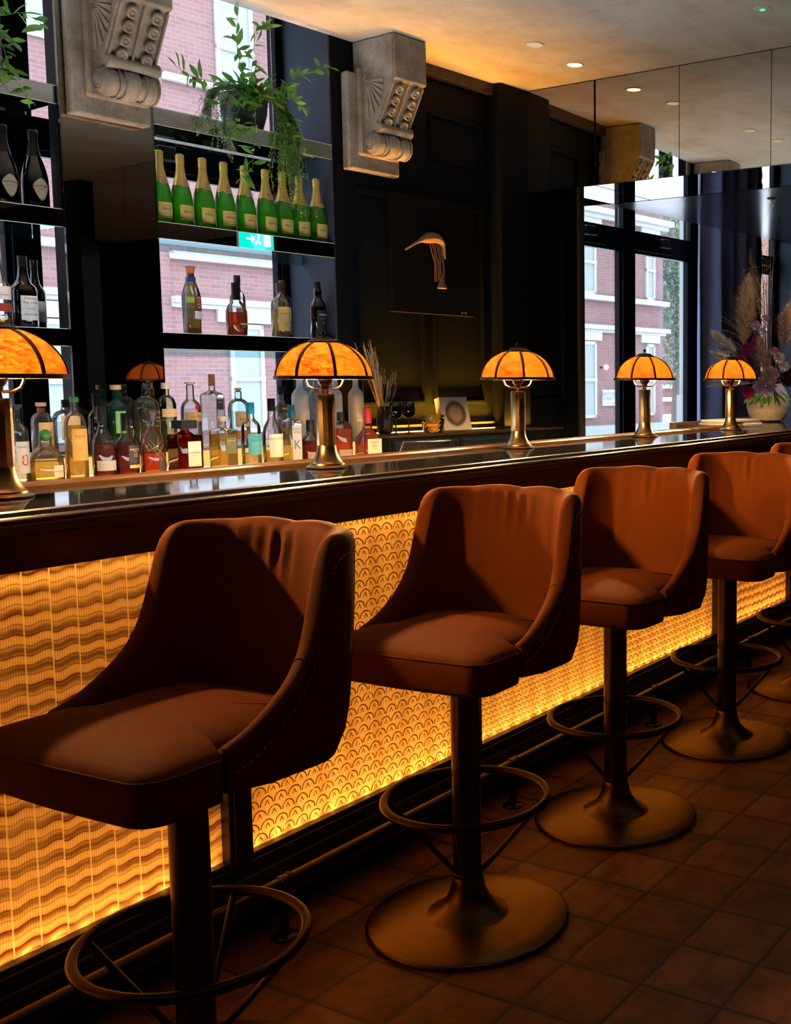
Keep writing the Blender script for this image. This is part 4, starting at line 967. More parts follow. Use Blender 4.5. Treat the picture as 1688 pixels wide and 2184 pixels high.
bottle('rum_bottle', 'clear bottle with a turquoise label and turquoise cap', FR, 1.185, OF, ZF, .293, .043, 'round', CLEAR, (L_STRAW, .22), (TEALCAP, .42, .82, 1.0), [(.20, .52, .9, TEALP, [('Trois', .0165, .475, INK), ('Rivieres', .0165, .425, INK)])])
bottle('rum_bottle', 'clear bottle with a cream label showing a red elephant, cork stopper', FR, 1.297, OF, ZF, .322, .045, 'flask', CLEAR, (L_GOLD, .22), (BLKCAP, .38, .78, .96), [(.13, .46, .9, PAPER, [('PLANTATION', .0125, .39, INK)]), (.15, .27, .35, REDP, [], .35)])
bottle('rum_bottle', 'slim square bottle with a grey label lettered in black and a dark teal cap', FR, 1.405, OF, ZF, .278, .036, 'square', CLEAR, (L_STRAW, .60), (DKTEAL, .44, .78, 1.0), [(.04, .66, .80, GREYP, [('KOKO', .014, .60, INK), ('KANU', .014, .545, INK), ('K', .060, .33, DKTEAL)])])
bottle('bourbon_bottle', 'short rounded bottle of dark red bourbon left of the second lamp stem', FR, 1.508, OF, ZF, .205, .052, 'squat', CLEAR, (L_RED, .52), (BLKCAP, .36, .72, 1.0), [(.10, .26, .9, simple('taupe_paper', (.36, .26, .2), .6), [('WOODFORD', .007, .18, INK)])])
bottle('bourbon_bottle', 'short rounded bottle of amber bourbon right of the second lamp stem', FR, 1.690, OF, ZF, .238, .054, 'dome', CLEAR, (L_ORG, .66), (BLKCAP, .34, .74, 1.0), [(.10, .24, .9, simple('taupe_paper', (.36, .26, .2), .6), [('WOODFORD', .007, .18, INK)])])
bottle('bourbon_bottle', 'squared bourbon bottle with red dipped wax neck and cream label', FR, 1.856, OF, ZF, .255, .050, 'maker', CLEAR, (L_ORG, .62), (REDWAX, .40, .70, 1.0), [(.10, .40, 1.0, PAPER, [("Maker's", .017, .335, INK), ("Mark", .017, .27, INK), ('WHISKY', .006, .20, INK)])])
# back row on the step
ZB = 1.0335; OB = 2.90; BR_ = 'back row of spirits on the glowing step'
bottle('gin_bottle', 'clear bottle with a cream label lettered in red, behind the squat tequila', BR_, .420, 2.89, ZB, .225, .040, 'dome', CLEAR, (L_PALE, .6), (WOODC, .50, .93, 1.0), [(.06, .64, .9, PAPER, [('PINK', .021, .47, REDINK), ('PEPPER', .014, .36, REDINK)], .15), (.02, .12, .92, REDP, [], .15), (.82, .90, 3.14, REDP)])
bottle('gin_bottle', 'wide clear bottle with frosty white label and black cap', BR_, .520, 2.89, ZB, .235, .054, 'dome', CLEAR, (L_PALE, .6), (BLKCAP, .30, .86, 1.0), [(.30, .72, .8, WHITEP, [('ROKU', .014, .46, NAVYP)]), ])
bottle('gin_bottle', 'matte black bottle with a black cap, behind the amber mezcal', BR_, .640, 2.87, ZB, .262, .038, 'round', BLACKG, None, (BLKCAP, .46, .78, 1.0), [(.52, .66, .8, BLKP, [('BROCKMANS', .010, .60, GOLDI)])])
bottle('gin_bottle', 'teal glass bottle with a pale wood cap in front of the pier mirror', BR_, .735, 2.885, ZB, .296, .045, 'tall', TEAL, (L_PALE, .5), (WOODC, .50, .93, 1.0), [(.30, .62, .5, simple('mint_label', (.20, .70, .45), .4), [], -.1)])
bottle('gin_bottle', 'ribbed clear bottle with a black hexagonal badge', BR_, .855, 2.86, ZB, .298, .056, 'dome', CLEAR, (L_PALE, .72), (simple('pewter_cap', (.3, .3, .3), .3, 1.0), .28, .93, 1.0), [(.34, .68, .50, BLKP, [('AVIATION', .0165, .59, WHITEI), ('AMERICAN GIN', .0075, .51, WHITEI), ('BATCH DISTILLED', .006, .46, WHITEI), ('PORTLAND', .006, .39, WHITEI)], .2)])
bottle('gin_bottle', 'pale green bottle with a cream band at the right edge of the pier mirror', BR_, .965, 2.88, ZB, .305, .042, 'dome', glass('pale_green_glass', (.80, .88, .62), .4, 1.2), (L_PALE, .6), (WHITEP, .50, .91, 1.0), [(.50, .62, 1.0, PAPER, [], 0)])
bottle('gin_bottle', 'clear bottle with a tan band and a red wax heart seal', BR_, 1.096, OB, ZB, .308, .045, 'round', CLEAR, (L_PALE, .6), (WOODC, .52, .95, 1.0, 'cork'), [(.42, .55, 1.1, simple('tan_band_paper', (.60, .46, .30), .6), [('No.TEN', .015, .485, INK)]), (.59, .66, .22, REDWAX, [], .12)])
bottle('gin_bottle', 'tallest square clear bottle with a navy label', BR_, 1.208, OB, ZB, .345, .042, 'square', CLEAR, (L_PALE, .7), (simple('amber_stopper', (.45, .18, .05), .3), .36, .84, 1.0), [(.52, .66, .45, NAVYP, [('JINZU', .008, .62, WHITEI)], .3)])
bottle('vodka_bottle', 'clear bottle with a grey label lettered in black and a cork', BR_, 1.346, OB, ZB, .280, .050, 'dome', glass('icy_glass', (.80, .92, .95), .4, 1.2), (L_PALE, .6), (CORK, .32, .93, 1.0, 'cork'), [(.34, .60, .9, GREYP, [('REYKA', .017, .47, INK)]), (.14, .28, .9, simple('coral_paper', (.62, .20, .13), .6))])
bottle('gin_bottle', 'clear bottle with a black shoulder band and tan cap beside the frosted ones', BR_, 1.587, OB, ZB, .300, .045, 'flask', CLEAR, (L_PALE, .6), (BLKCAP, .40, .82, .96), [(.52, .66, .9, BLKP, [('MILLERS', .012, .59, WHITEI)])])
V = 'frosted vodka bottles behind the second lamp'
bottle('vodka_bottle', 'frosted tall bottle just left of the second lamp stem, its neck behind the shade', V, 1.700, OB, ZB, .36, .041, 'tall', FROST, None, (GREYP, .42, .93, 1.0), [(.30, .48, .5, simple('faint_lilac_print', (.45, .45, .6), .6))])
bottle('vodka_bottle', 'clear tall bottle with a beige label right behind the second lamp stem', V, 1.800, OB, ZB, .36, .044, 'tall', CLEAR, (L_PALE, .72), (GREYP, .40, .93, 1.0), [(.20, .60, .7, simple('beige_paper', (.52, .42, .36), .6), [('ABSOLUT', .012, .30, NAVYP)])])
bottle('vodka_bottle', 'frosted tall bottle half hidden between the lamp stem and the tree print bottle', V, 1.935, 2.92, ZB, .36, .038, 'tall', FROST, None, (GREYP, .42, .93, 1.0), ())
bv = bottle('vodka_bottle', 'frosted tall bottle with a bare white tree print, next to the red wax bourbon', V, 2.03, 2.87, ZB, .362, .040, 'tall', FROST, None, (GREYP, .42, .93, 1.0), [(.28, .38, .7, simple('frosted_band', (.55, .55, .58), .5), [('BELVEDERE', .0105, .33, NAVYP)], .1)])
m = MB(); rb_ = random.Random(5)
def branch(a, z, da, dz, r_, d):
    if d == 0: return
    a2, z2 = a + da, z + dz; m.tube([(math.sin(a) * .0415, -math.cos(a) * .0415, z), (math.sin(a2) * .0415, -math.cos(a2) * .0415, z2)], r_, 4)
    for q in (-1, 1): branch(a2, z2, da * .6 + q * rb_.uniform(.08, .2), dz * rb_.uniform(.65, .85), r_ * .7, d - 1)
branch(-.1, .03, .02, .05, .0012, 7); m.obj('tree_print', WHITEI, bv)

# ------------------------------------------------------------------ plants on the top shelves
def m_leaf(name, a, b):
    t = MT(name); c = t.ramp(t.noise(14, 3), [(.35, a), (.7, b)])
    df = t.n('ShaderNodeBsdfTranslucent'); t.l(c, df.inputs[0])
    return t.fin(mixsh(t, .5, t.pr(c, .4), df.outputs[0]))
LEAF = m_leaf('glossy_green_leaf', (.07, .24, .035), (.24, .52, .10)); FERN = m_leaf('grey_green_frond', (.22, .32, .20), (.48, .60, .42)); FERN2 = m_leaf('bright_frond', (.16, .34, .06), (.38, .60, .16))
STEMM = simple('green_stem', (.16, .26, .07), .5)
def leaf(m, p, d, n, L, W_):
    d = d.normalized(); u = d.cross(n).normalized(); n = u.cross(d)
    k = [(0, .0, 0), (.25, .36, .02), (.5, .5, .03), (.78, .30, .0), (1, .0, -.06)]
    v = [p]; f = []
    for q, wq, hq in k[1:-1]: v += [p + d * L * q + u * W_ * wq + n * L * (hq), p + d * L * q + n * L * (hq - .05), p + d * L * q - u * W_ * wq + n * L * hq]
    v.append(p + d * L + n * L * -.06)
    f = [(0, 1, 2), (0, 2, 3), (1, 4, 5, 2), (2, 5, 6, 3), (4, 7, 8, 5), (5, 8, 9, 6), (7, 10, 8), (8, 10, 9)]
    m.add(v, f)
def smooth_path(P, n=8):
    P = [Vector(p) for p in P]; out = []
    for i in range(len(P) - 1):
        a, b, c, d = P[max(0, i - 1)], P[i], P[i + 1], P[min(len(P) - 1, i + 2)]
        for k in range(n):
            t_ = k / n; out.append(.5 * ((2 * b) + (c - a) * t_ + (2 * a - 5 * b + 4 * c - d) * t_ ** 2 + (3 * b - a - 3 * c + d) * t_ ** 3))
    out.append(P[-1]); return out
def potted(name, label, s, o, z, vines, fronds, seed, group):
    t = wthing(name, label, 'plant', s, o, z, 0, group); r_ = random.Random(seed)
    MB().lathe([(.072, 0), (.085, .005), (.108, .09), (.113, .150), (.117, .152), (.117, .170), (.108, .170), (.105, .150), (.03, .140)], 40).obj('pot', simple('charcoal_pot', (.035, .040, .045), .5), t, angle=40)
    m = MB(); sm = MB()
    for V, ln in vines:
        P = smooth_path(V)
        sm.tube(P, [.0018 * (1 - .5 * i / len(P)) for i in range(len(P))], 5)
        for i in range(2, len(P)):
            if r_.random() < .75:
                d = (P[i] - P[i - 1]).normalized(); side = Vector((r_.gauss(0, 1), r_.gauss(0, .8), r_.gauss(.1, .8))).normalized()
                leaf(m, P[i], d * .5 + side, Vector((r_.gauss(0, .5), -.5 + r_.gauss(0, .5), r_.uniform(.2, 1))), r_.uniform(.040, .078) * ln, r_.uniform(.017, .028) * ln)
    for k in range(110):                                   # dense crown
        a = r_.uniform(0, 2 * PI); rr = r_.uniform(0, .11); p = Vector((math.cos(a) * rr, math.sin(a) * rr - .02, .155 + r_.uniform(0, .07)))
        leaf(m, p, Vector((math.cos(a), math.sin(a), r_.uniform(-.5, .9))), Vector((0, r_.gauss(0, .4), 1)), r_.uniform(.06, .10), r_.uniform(.026, .04))
    sm.obj('vine_stems', STEMM, t); m.obj('leaves', LEAF, t, angle=80)
    for (V, mat, dens, ln) in fronds:
        m = MB()
        for j in range(dens):
            off = Vector((r_.gauss(0, .024), r_.gauss(0, .018), r_.gauss(0, .02)))
            n_ = len(V); cut = r_.uniform(.7, 1.0)
            P = smooth_path([Vector(p) + off * (i / max(1, n_ - 1)) * r_.uniform(.6, 1.6) for i, p in enumerate(V)], 9); P = P[:max(4, int(len(P) * cut))]
            m.tube(P, .0006, 3)
            for i in range(1, len(P)):
                for q in range(3):
                    p = P[i - 1].lerp(P[i], r_.random()); d = (P[i] - P[i - 1]).normalized()
                    sd = Vector((r_.gauss(0, 1), r_.gauss(0, 1), r_.gauss(.15, .5))).normalized(); e = p + (sd + d * .4) * ln * r_.uniform(.6, 1.2)
                    w2 = d.cross(sd).normalized() * ln * .17
                    m.add([p, p.lerp(e, .5) + w2, e, p.lerp(e, .5) - w2], [(0, 1, 2, 3)])
        m.obj('trailing_fronds', mat, t, smooth=False)
    return t
def rel(pts, s, z, o0=2.90, o=3.07): return [(a - s, o0 - o, b - z) for a, b in pts]
ps, pz = 1.555, 2.5605
vin = [[(1.439, 2.698), (1.43, 2.80), (1.41, 2.921), (1.42, 3.05)], [(1.479, 2.75), (1.498, 2.883), (1.516, 3.0), (1.57, 3.03)], [(1.46, 2.70), (1.30, 2.715), (1.18, 2.715), (1.10, 2.74)],
       [(1.557, 2.72), (1.695, 2.80), (1.80, 2.87), (1.93, 2.93)], [(1.503, 2.70), (1.61, 2.73), (1.69, 2.72), (1.79, 2.70)], [(1.50, 2.69), (1.495, 2.57), (1.478, 2.437), (1.467, 2.351), (1.409, 2.307)],
       [(1.48, 2.70), (1.30, 2.66), (1.22, 2.62)], [(1.556, 2.71), (1.66, 2.66), (1.70, 2.577), (1.73, 2.47)], [(1.46, 2.69), (1.40, 2.60), (1.38, 2.50)]]
fro = [([(1.63, 2.70), (1.70, 2.62), (1.70, 2.45), (1.69, 2.30)], FERN2, 34, .016), ([(1.60, 2.70), (1.66, 2.60), (1.645, 2.40), (1.66, 2.20)], FERN2, 24, .015), ([(1.66, 2.69), (1.745, 2.58), (1.735, 2.35), (1.75, 2.14)], FERN2, 22, .016),
       ([(1.45, 2.72), (1.35, 2.66), (1.33, 2.52), (1.36, 2.40)], FERN, 34, .014), ([(1.43, 2.73), (1.29, 2.68), (1.25, 2.58), (1.24, 2.50)], FERN, 44, .014)]
HP = 'trailing plants on the top niche shelves'
potted('trailing_plant', 'large trailing plant in a dark pot on the top shelf above the green bottles', ps, 3.07, pz, [(rel([(ps - .04, pz + .15)] + v, ps, pz), 1.15) for v in vin], [(rel(v, ps, pz, 2.91), mt, n_, ln) for v, mt, n_, ln in fro], 11, HP)
ps2 = .17
vin2 = [[(.25, 2.74), (.36, 2.77), (.44, 2.80), (.52, 2.77)], [(.22, 2.70), (.34, 2.62), (.39, 2.54), (.47, 2.45)], [(.25, 2.72), (.34, 2.68), (.37, 2.60)], [(.2, 2.75), (.3, 2.85), (.38, 2.88)], [(.22, 2.72), (.30, 2.70), (.40, 2.68)]]
potted('trailing_plant', 'trailing plant at the top left edge, only its leafy shoots in view', ps2, 3.07, pz, [(rel([(ps2, pz + .15)] + v, ps2, pz), 1.15) for v in vin2], [], 23, HP)

# ------------------------------------------------------------------ things on the dark cabinet and wall
def wine(s, o, label):
    t = wthing('wine_glass', label, 'wine glass', s, o, 1.0625, 0, 'dark wine glasses on the cabinet')
    BG = _M.get('smoky_black_glass') or glass('smoky_black_glass', (.03, .028, .03), .6, 1.6)
    MB().lathe([(.032, 0), (.033, .001), (.012, .003), (.004, .008), (.0035, .02), (.0033, .075), (.005, .083)], 28).obj('stem', BLKCAP, t)
    MB().lathe([(.003, .083), (.018, .086), (.030, .096), (.0365, .112), (.038, .128), (.035, .148), (.031, .170), (.0300, .170), (.034, .148), (.037, .128), (.0355, .113), (.029, .098), (.003, .086)], 36, cap0=False, cap1=False).obj('bowl', BG, t, angle=80)
wine(2.195, 2.75, 'dark wine glass on the cabinet, the left one in front of the dried grasses'); wine(2.305, 2.77, 'dark wine glass on the cabinet, the right one of the two')
t = wthing('dried_grass_vase', 'dark vase of dried wheat and lavender stems behind the wine glasses', 'dried flowers', 2.215, 2.86, 1.0625)
MB().lathe([(.030, 0), (.040, .01), (.046, .05), (.042, .10), (.036, .13), (.038, .15), (.034, .15), (.032, .13)], 32, cap1=False).obj('vase', BLKCAP, t)
r_ = random.Random(9); sm = MB(); hd = MB()
for k in range(60):
    if k < 46: ax_, az_ = r_.gauss(-.085, .022), r_.uniform(.16, .36)
    else: ax_, az_ = r_.uniform(-.02, .13), r_.uniform(.12, .22)
    a = Vector((r_.gauss(0, .010), r_.gauss(0, .010), .06)); b = Vector((ax_ * az_ * 4.2, r_.gauss(-.01, .02), .14 + az_))
    mid = a.lerp(b, .5) + Vector((-.006, 0, .006)); P = smooth_path([a, mid, b], 6); sm.tube(P, .0009, 4)
    d = (b - a).normalized(); L = r_.uniform(.04, .09)
    for j in range(int(L / .0045)):
        c = b - d * j * .0045; 
        for q in range(2):
            sd = Vector((r_.gauss(0, 1), r_.gauss(0, 1), .4)).normalized(); hd.add([c, c + sd * .0045 + d * .002, c + d * .007, c - sd.cross(d) * .0025], [(0, 1, 2), (0, 2, 3)])
sm.obj('stems', simple('straw_stems', (.42, .30, .16), .7), t); hd.obj('seed_heads', simple('dried_seed_heads', (.34, .24, .17), .8), t, smooth=False)
t = wthing('candle_holder', 'dimpled amber glass candle holder on the cabinet', 'candle holder', 2.465, 2.75, 1.0625)
rings = []
for i in range(25):
    q = i / 24; r0 = .046 + .017 * min(1, q * 1.6) ** .7 if q < .7 else .0625 - .002 * (q - .7); rings.append([((r0 + .0022 * math.cos(j * 2 * PI / 48 * 14 + (PI if (i // 3) % 2 else 0)) * math.sin(PI * (i % 3) / 3 + .5)) * math.cos(2 * PI * j / 48), (r0 + .0022 * math.cos(j * 2 * PI / 48 * 14 + (PI if (i // 3) % 2 else 0))) * math.sin(2 * PI * j / 48), q * .098) for j in range(48)])
MB().loft(rings, cap1=False).obj('glass_cup', glass('honey_glass', (.95, .72, .25), .30, 1.4, milk=.35, milkcol=(.9, .62, .15)), t, angle=60)
MB().lathe([(.03, .008), (.03, .035), (.001, .035)], 24).obj('candle', simple('cream_wax', (.8, .66, .42), .5), t)
t = wthing('leaning_art_block', 'square pale block with a dark oval print leaning on the cabinet', 'art block', 2.69, 2.79, 1.064, R(-6))
T = Matrix.Rotation(R(-14), 4, 'X')
MB().box(-.10, .10, -.012, .034, 0, .195, M=T).obj('block', simple('cream_canvas', (.66, .60, .50), .7), t, smooth=False, bevel=.003)
t2 = MT('oval_print'); x, y, z = t2.xyz(); dd = ((x * x) + ((z - .098) * (z - .098))).sqrt(); f1 = t2.noise(22, 5)
cc = t2.mix((dd + (f1 - .5) * .01).step(.064, .085), t2.mix((dd + (f1 - .5) * .03).step(.03, .066), (.22, .16, .11), (.035, .026, .02)), (.42, .40, .37)); t2.fin(t2.pr(cc, .6))
o = MB().box(-.099, .099, -.0135, -.0122, .001, .194).obj('oval_print', t2.m, t, smooth=False); o.matrix_local = T
# black relief painting
t = wthing('relief_painting', 'square black canvas with a pale dried plant relief, on the dark wall', 'painting', 2.655, 2.95, 2.05)
MB().box(-.325, .305, -.048, -.0205, -.325, .318).obj('canvas', simple('matt_black_canvas', (.005, .005, .005), .8, nb=(300, .2), **{'Specular IOR Level': .08}), t, smooth=False, bevel=.003)
DR = simple('dried_organic', (.20, .12, .07), .75, nb=(50, .6)); DR2 = simple('dried_fibres', (.26, .10, .03), .7)
V3 = lambda a, b, d=-.065: Vector((a, d, b))
m = MB().tube(smooth_path([V3(-.235, .015, -.056), V3(-.19, .045), V3(-.13, .075), V3(-.09, .09), V3(-.04, .10, -.072), V3(0, .095, -.072), V3(.035, .075, -.07), V3(.05, .03, -.066), V3(.062, -.01, -.062)], 5),
              [.004, .0055, .006, .007, .007, .008, .008, .009, .009, .010, .012, .014, .017, .021, .024, .027, .029, .030, .030, .031, .031, .030, .029, .028, .027, .025, .023, .022, .020, .018, .016, .014, .013, .012, .011, .010, .009, .008, .006, .005, .003][:41], 10)
for v in m.v: pass
m.obj('curved_pod', DR, t)
m = MB(); r_ = random.Random(2)
for k in range(16):
    a = (-.06 + k * .0065, .085 - k * .002); b = (-.005 + r_.uniform(-.02, .055), -.135 + r_.uniform(-.01, .01)); c = ((a[0] + b[0]) / 2 + r_.uniform(-.025, .03), (a[1] + b[1]) / 2 + r_.uniform(-.01, .01))
    m.tube(smooth_path([V3(*a), V3(c[0], c[1], -.068), V3(*b)], 6), .0024, 5)
m.obj('fibres', DR2, t)
m = MB().lathe([(.012, .03), (.018, .01), (.030, -.012), (.036, -.026), (.03, -.028), (.001, -.02)], 14, M=Matrix.Translation((.03, -.066, -.150)) @ Matrix.Diagonal((1, .5, 1, 1))); m.obj('flared_foot', DR, t)
text_mesh('m. kt', .022, WHITEI, t, name='signature', x=.22, z=-.305, y=-.049)
# tablet behind the bar
t = thing('tablet_screen', 'black tablet screen tilted on its stand behind the bar lip', 'tablet', (1.20, 1.20, .8805), R(-22))
T = Matrix.Translation((0, 0, .195)) @ Matrix.Rotation(R(-52), 4, 'X')
MB().box(-.10, .10, -.06, .06, -.005, .005, M=T).obj('tablet_body', simple('grey_metal_case', (.25, .25, .27), .3, 1.0), t, bevel=.003)
MB().box(-.088, .088, -.050, .050, .0052, .006, M=T).obj('screen', simple('dark_screen', (.01, .012, .016), .08), t, smooth=False)
MB().tube([(0, 0, 0), (0, 0, .19)], .012).box(-.06, .06, -.05, .05, 0, .008).obj('stand', BLACKM, t, bevel=.001)

# ------------------------------------------------------------------ far end: curtain, flowers, menus
def m_curtain():
    t = MT('navy_velvet'); f = t.noise(120, 3); return t.fin(t.pr(t.mix(f, (.13, .15, .30), (.22, .25, .44)), .7, 0, t.bump(f, .15, .002), **{'Sheen Weight': .8, 'Sheen Tint': (.6, .65, 1.0)}))
def curtain(s0, s1, o0, label, seed, mat, z1=2.93):
    t = wthing('curtain', label, 'curtain', 0, 0, 0); r_ = random.Random(seed); m = MB(); n = 220; rows = [.03, .4, 1.0, 1.7, 2.3, z1]; v = []; f = []
    ph = [r_.uniform(0, 6) for _ in range(4)]
    for j in range(n + 1):
        q = j / n; x = s0 + (s1 - s0) * q
        for i, z in enumerate(rows):
            k = z / 3; y = o0 +   .085 * math.sin(q * (s1 - s0) / .185 * 2 * PI + .5 * math.sin(q * 9 + ph[0]) + .15 * k) * (1 - .25 * k) + .018 * math.sin(q * 17 + ph[1])
            v.append((x + .012 * math.sin(q * 40 + i), y, z))
    R_ = len(rows)
    for j in range(n):
        for i in range(R_ - 1): a = j * R_ + i; f.append((a, a + R_, a + R_ + 1, a + 1))
    o = MB().add(v, f).obj('drape', mat, t); sd = o.modifiers.new('s', 'SOLIDIFY'); sd.thickness = .003
    MB().tube([(s0 - .05, o0, z1 + .02), (s1 + .05, o0, z1 + .02)], .012).obj('curtain_rail', BLACKM, t)
CUR = m_curtain()
curtain(5.84, 6.66, 3.10, 'long navy velvet curtain hanging in folds beside the street window', 4, CUR)
t = wthing('mirror_column', 'narrow mirrored post with a rough dark edge beside the far window', 'mirror', 6.72, 3.15, 0)
MB().box(-.02, .02, -.02, .02, 0, 2.9).obj('mirror_strip', MIRROR, t, smooth=False)
rings = []; r_ = random.Random(8)
for i in range(90): w2 = .03 + r_.uniform(-.006, .010); rings.append([(.022, -.03, i * .033), (.022 + w2 * 1.6, -.03, i * .033), (.022 + w2 * 1.6, .02, i * .033), (.022, .02, i * .033)])
MB().loft(rings).obj('rough_edge', simple('rough_dark_bark', (.035, .028, .022), .8), t, smooth=False)
# menus
mz = 1.1085
for k, (lb, c) in enumerate((('lowest menu of the small stack near the furthest lamp', (.55, .53, .50)), ('middle menu of the small stack near the furthest lamp', (.05, .05, .06)), ('top menu of the small stack near the furthest lamp', (.60, .56, .52)))):
    t = thing('menu', lb, 'menu', (3.86, 1.13, 1.096 + k * .0095), R(-14 + k * 5), 'menus stacked at the far end of the bar')
    MB().box(-.16, .16, -.11, .11, 0, .0022).box(-.16, .16, -.11, .11, .0068, .009).obj('cover', simple('menu_cover_%d' % k, c, .5), t, smooth=False)
    MB().box(-.155, .155, -.106, .106, .0024, .0066).obj('pages', WHITEP, t, smooth=False)
# vase and dried arrangement
vx, vy, vz = 4.40, 1.12, 1.0955
va = thing('flower_vase', 'round rough grey ceramic vase holding the dried arrangement', 'vase', (vx, vy, vz))
t = MT('rough_stoneware'); a = t.noise(60, 5, .7); b = t.noise(5, 3, .5, t.vec(*[q * k for q, k in zip(t.xyz(), (1, 1, 6))])); t.fin(t.pr(t.ramp(a * .5 + b * .5, [(.35, (.16, .145, .13)), (.6, (.34, .32, .29))]), .85, 0, t.bump(a, .6, .004)))
MB().lathe([(.075, 0), (.100, .010), (.122, .045), (.134, .095), (.132, .14), (.118, .185), (.098, .215), (.090, .235), (.084, .235), (.09, .21), (.05, .18)], 48, cap1=False).obj('vase_body', t.m, va)
r_ = random.Random(31)
fa = thing('dried_arrangement', 'big arrangement of pampas plumes, twigs and pink flowers in the grey vase', 'flower arrangement', (vx, vy, vz + .19))
cr = Vector((.4726, -.8813, 0)); cf = Vector((.877, .470, 0))          # across the arrangement as seen from the bar / away from the stools
def AP(x, z, d=0): return cr * x + cf * d + Vector((0, 0, z))
PAMP = [simple('tan_pampas', (.70, .52, .34), .9), simple('cream_pampas', (.85, .76, .62), .9), simple('rosy_pampas', (.68, .46, .34), .9), simple('brown_grass', (.30, .20, .12), .9)]
def plume(p0, p1, r, mat, n=900, bend=.03, ww=.0024, L=.05):
    m = MB(); a, b = Vector(p0), Vector(p1); ax_ = (b - a).normalized(); base = Vector((0, 0, -.05)) if a.z > .05 else a
    m.tube(smooth_path([Vector((a.x * .15, a.y * .15, -.10)), a.lerp(Vector((0, 0, 0)), .45) + Vector((0, 0, .02)), a, a.lerp(b, .8)], 5), .0022, 5)
    for k in range(int(n * 1.5)):
        q = r_.random() ** .8; c = a.lerp(b, q) + Vector((0, 0, -bend * q * q)); rad = r * math.sin(PI * min(1, .12 + q * .86)) ** .8
        u = Vector((r_.gauss(0, 1), r_.gauss(0, 1), r_.gauss(0, 1))); u = (u - ax_ * u.dot(ax_)).normalized()
        s_ = c + u * rad * r_.uniform(0, .5); e = c + u * rad * r_.uniform(.55, 1.45) + ax_ * L * r_.uniform(-.1, 1.1) - Vector((0, 0, L * .15)); w2 = u.cross(ax_).normalized() * ww
        m.add([s_ - w2, s_ + w2, e], [(0, 1, 2)])
    m.obj('pampas_plume', mat, fa, smooth=False)
plume(AP(-.16, .30, -.05), AP(-.13, .72, -.05), .085, PAMP[0], 1600)
plume(AP(-.20, .22, -.1), AP(-.34, .38, -.1), .050, PAMP[1], 700); plume(AP(-.18, .16, -.1), AP(-.34, .26, -.12), .045, PAMP[1], 600); plume(AP(-.15, .08, -.12), AP(-.30, .17, -.14), .04, PAMP[1], 500)
plume(AP(-.02, .10, -.12), AP(-.07, .34, -.14), .065, PAMP[2], 900); plume(AP(.08, .26, -.08), AP(.11, .54, -.1), .070, PAMP[2], 1100)
plume(AP(.14, .45, 0), AP(.20, .80, 0), .05, PAMP[0], 900); plume(AP(.20, .30, 0), AP(.30, .62, 0), .06, PAMP[3], 800); plume(AP(-.05, .50, .05), AP(-.11, .88, .05), .035, PAMP[3], 700); plume(AP(-.12, .05, -.14), AP(-.36, .06, -.16), .018, PAMP[1], 350)
m = MB()
for k in range(22):
    x1 = r_.uniform(-.22, .06); z1 = r_.uniform(.60, .98) - abs(x1) * .5; P = smooth_path([(0, 0, 0), AP(x1 * .4, z1 * .5, r_.uniform(-.05, .05)), AP(x1, z1, r_.uniform(-.08, .08))], 6); m.tube(P, [.0035 * (1 - .8 * i / len(P)) for i in range(len(P))], 4)
    for i in range(5, len(P)):
        if r_.random() < .7: m.tube([P[i], P[i] + Vector((r_.gauss(0, .022), r_.gauss(0, .022), r_.uniform(.01, .05)))], .0014, 3)
for k in range(12):
    z1 = r_.uniform(.22, .44); P = smooth_path([AP(-.02, .05, -.1), AP(-.20, z1 * .85, -.12), AP(-.34 - r_.uniform(0, .10), z1 + r_.uniform(-.02, .08), -.14)], 7); m.tube(P, [.0035 * (1 - .8 * i / len(P)) for i in range(len(P))], 4)
m.obj('dry_twigs', simple('dry_twig', (.20, .14, .085), .8), fa, smooth=False)
def flower(name, c, r, n, mat, layers=3, cup=.5):
    m = MB(); T = Matrix.Translation(c) @ (-cf * .9 + cr * r_.uniform(-.3, .1) + Vector((0, 0, r_.uniform(-.1, .4)))).to_track_quat('Z', 'Y').to_matrix().to_4x4()
    for L_ in range(layers):
        rr = r * (1 - L_ * .24); 
        for k in range(max(4, n - L_ * 2)):
            a = 2 * PI * (k + .5 * L_) / max(4, n - L_ * 2); w2 = rr * min(.5, 2.6 / n); pr_ = []
            for q, wd in ((.12, .4), (.55, 1.0), (.85, .9), (1.0, .35)):
                for sgn in (-1, 0, 1): pr_.append((q * rr * math.cos(a) - sgn * wd * w2 * math.sin(a), q * rr * math.sin(a) + sgn * wd * w2 * math.cos(a), cup * rr * q * q * (.5 + L_ * .5) + (.004 if sgn else 0)))
            m.add(pr_, [(i * 3 + j, i * 3 + j + 1, i * 3 + j + 4, i * 3 + j + 3) for i in range(3) for j in range(2)], T)
    m.sphere((0, 0, r * .12), r * .14, 8, 6, M=T); m.obj(name, mat, fa, angle=80)
PINK = simple('dusty_pink_petal', (.66, .38, .36), .6); LILAC = simple('lilac_petal', (.52, .34, .50), .6); MAG = simple('magenta_petal', (.42, .012, .12), .55); CRM = simple('cream_petal', (.72, .60, .50), .6)
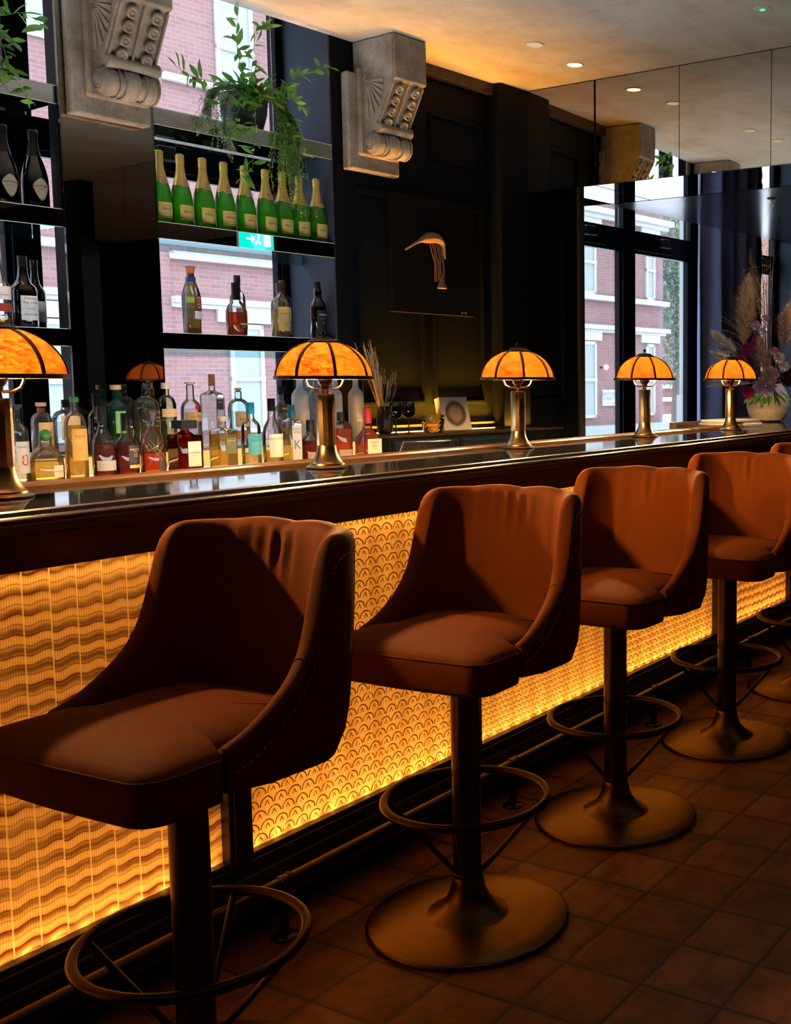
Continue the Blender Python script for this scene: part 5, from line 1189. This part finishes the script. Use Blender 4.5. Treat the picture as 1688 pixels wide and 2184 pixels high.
flower('rose', AP(.00, .095, -.165), .058, 9, PINK, 5, .8); flower('hydrangea_flower', AP(-.03, .03, -.15), .07, 16, LILAC, 4, .3); flower('magenta_flower', AP(-.19, .17, -.15), .050, 18, MAG, 3, .4); flower('magenta_flower', AP(-.14, .25, -.14), .045, 16, MAG, 3, .4)
flower('magenta_flower', AP(-.08, .30, -.13), .040, 16, MAG, 3, .4); flower('magenta_flower', AP(-.13, -.01, -.13), .040, 16, MAG, 3, .4); flower('lilac_flower', AP(-.09, .40, -.12), .030, 6, LILAC, 2, .3); flower('lilac_flower', AP(-.05, .36, -.13), .026, 6, LILAC, 2, .3)
flower('lilac_flower', AP(-.14, .10, -.15), .04, 8, LILAC, 3, .4); flower('cream_flower', AP(.05, .20, -.15), .036, 8, CRM, 3, .5); flower('cream_flower', AP(.02, .24, -.14), .030, 8, PINK, 3, .5); flower('cream_flower', AP(-.03, .44, -.10), .028, 7, PINK, 2, .5)
flower('cream_flower', AP(.08, .15, -.15), .034, 8, CRM, 3, .5); flower('dark_flower', AP(.12, .08, -.12), .06, 14, simple('dark_plum_petal', (.07, .015, .03), .6), 4, .5)
m = MB()
for k in range(9): leaf(m, AP(-.10 + .02 * k, -.02 + .01 * (k % 3), -.12), AP(-.6 + .15 * k, -.5, -.4), Vector((0, -.4, 1)), .10, .035)
m.obj('leaves', LEAF, fa, angle=80)

# added fill spot, out of view in the lowered ceiling, to brighten the flowers
t = thing('flower_fill_spot', 'small added fill spot, out of view in the glossy lowered ceiling, lighting the flowers', 'downlight', (4.62, .30, 2.4995))
MB().lathe([(0, -.002), (.03, -.002), (.036, -.004), (.038, 0)], 24, cap1=False).obj('lens', emit('fill_lens_glow', (1, .8, .6), 2.0), t)
_s = bpy.data.lights.new('flower_fill_spot', 'SPOT'); _s.energy = 60; _s.color = (1, .84, .70); _s.spot_size = R(60); _s.spot_blend = .6; _s.shadow_soft_size = .03
_o = bpy.data.objects.new('flower_fill_spot_light', _s); _o.location = (4.62, .30, 2.48); col.objects.link(_o)
_o.rotation_euler = (Vector((4.36, 1.08, 1.45)) - Vector((4.62, .30, 2.48))).to_track_quat('-Z', 'Y').to_euler()
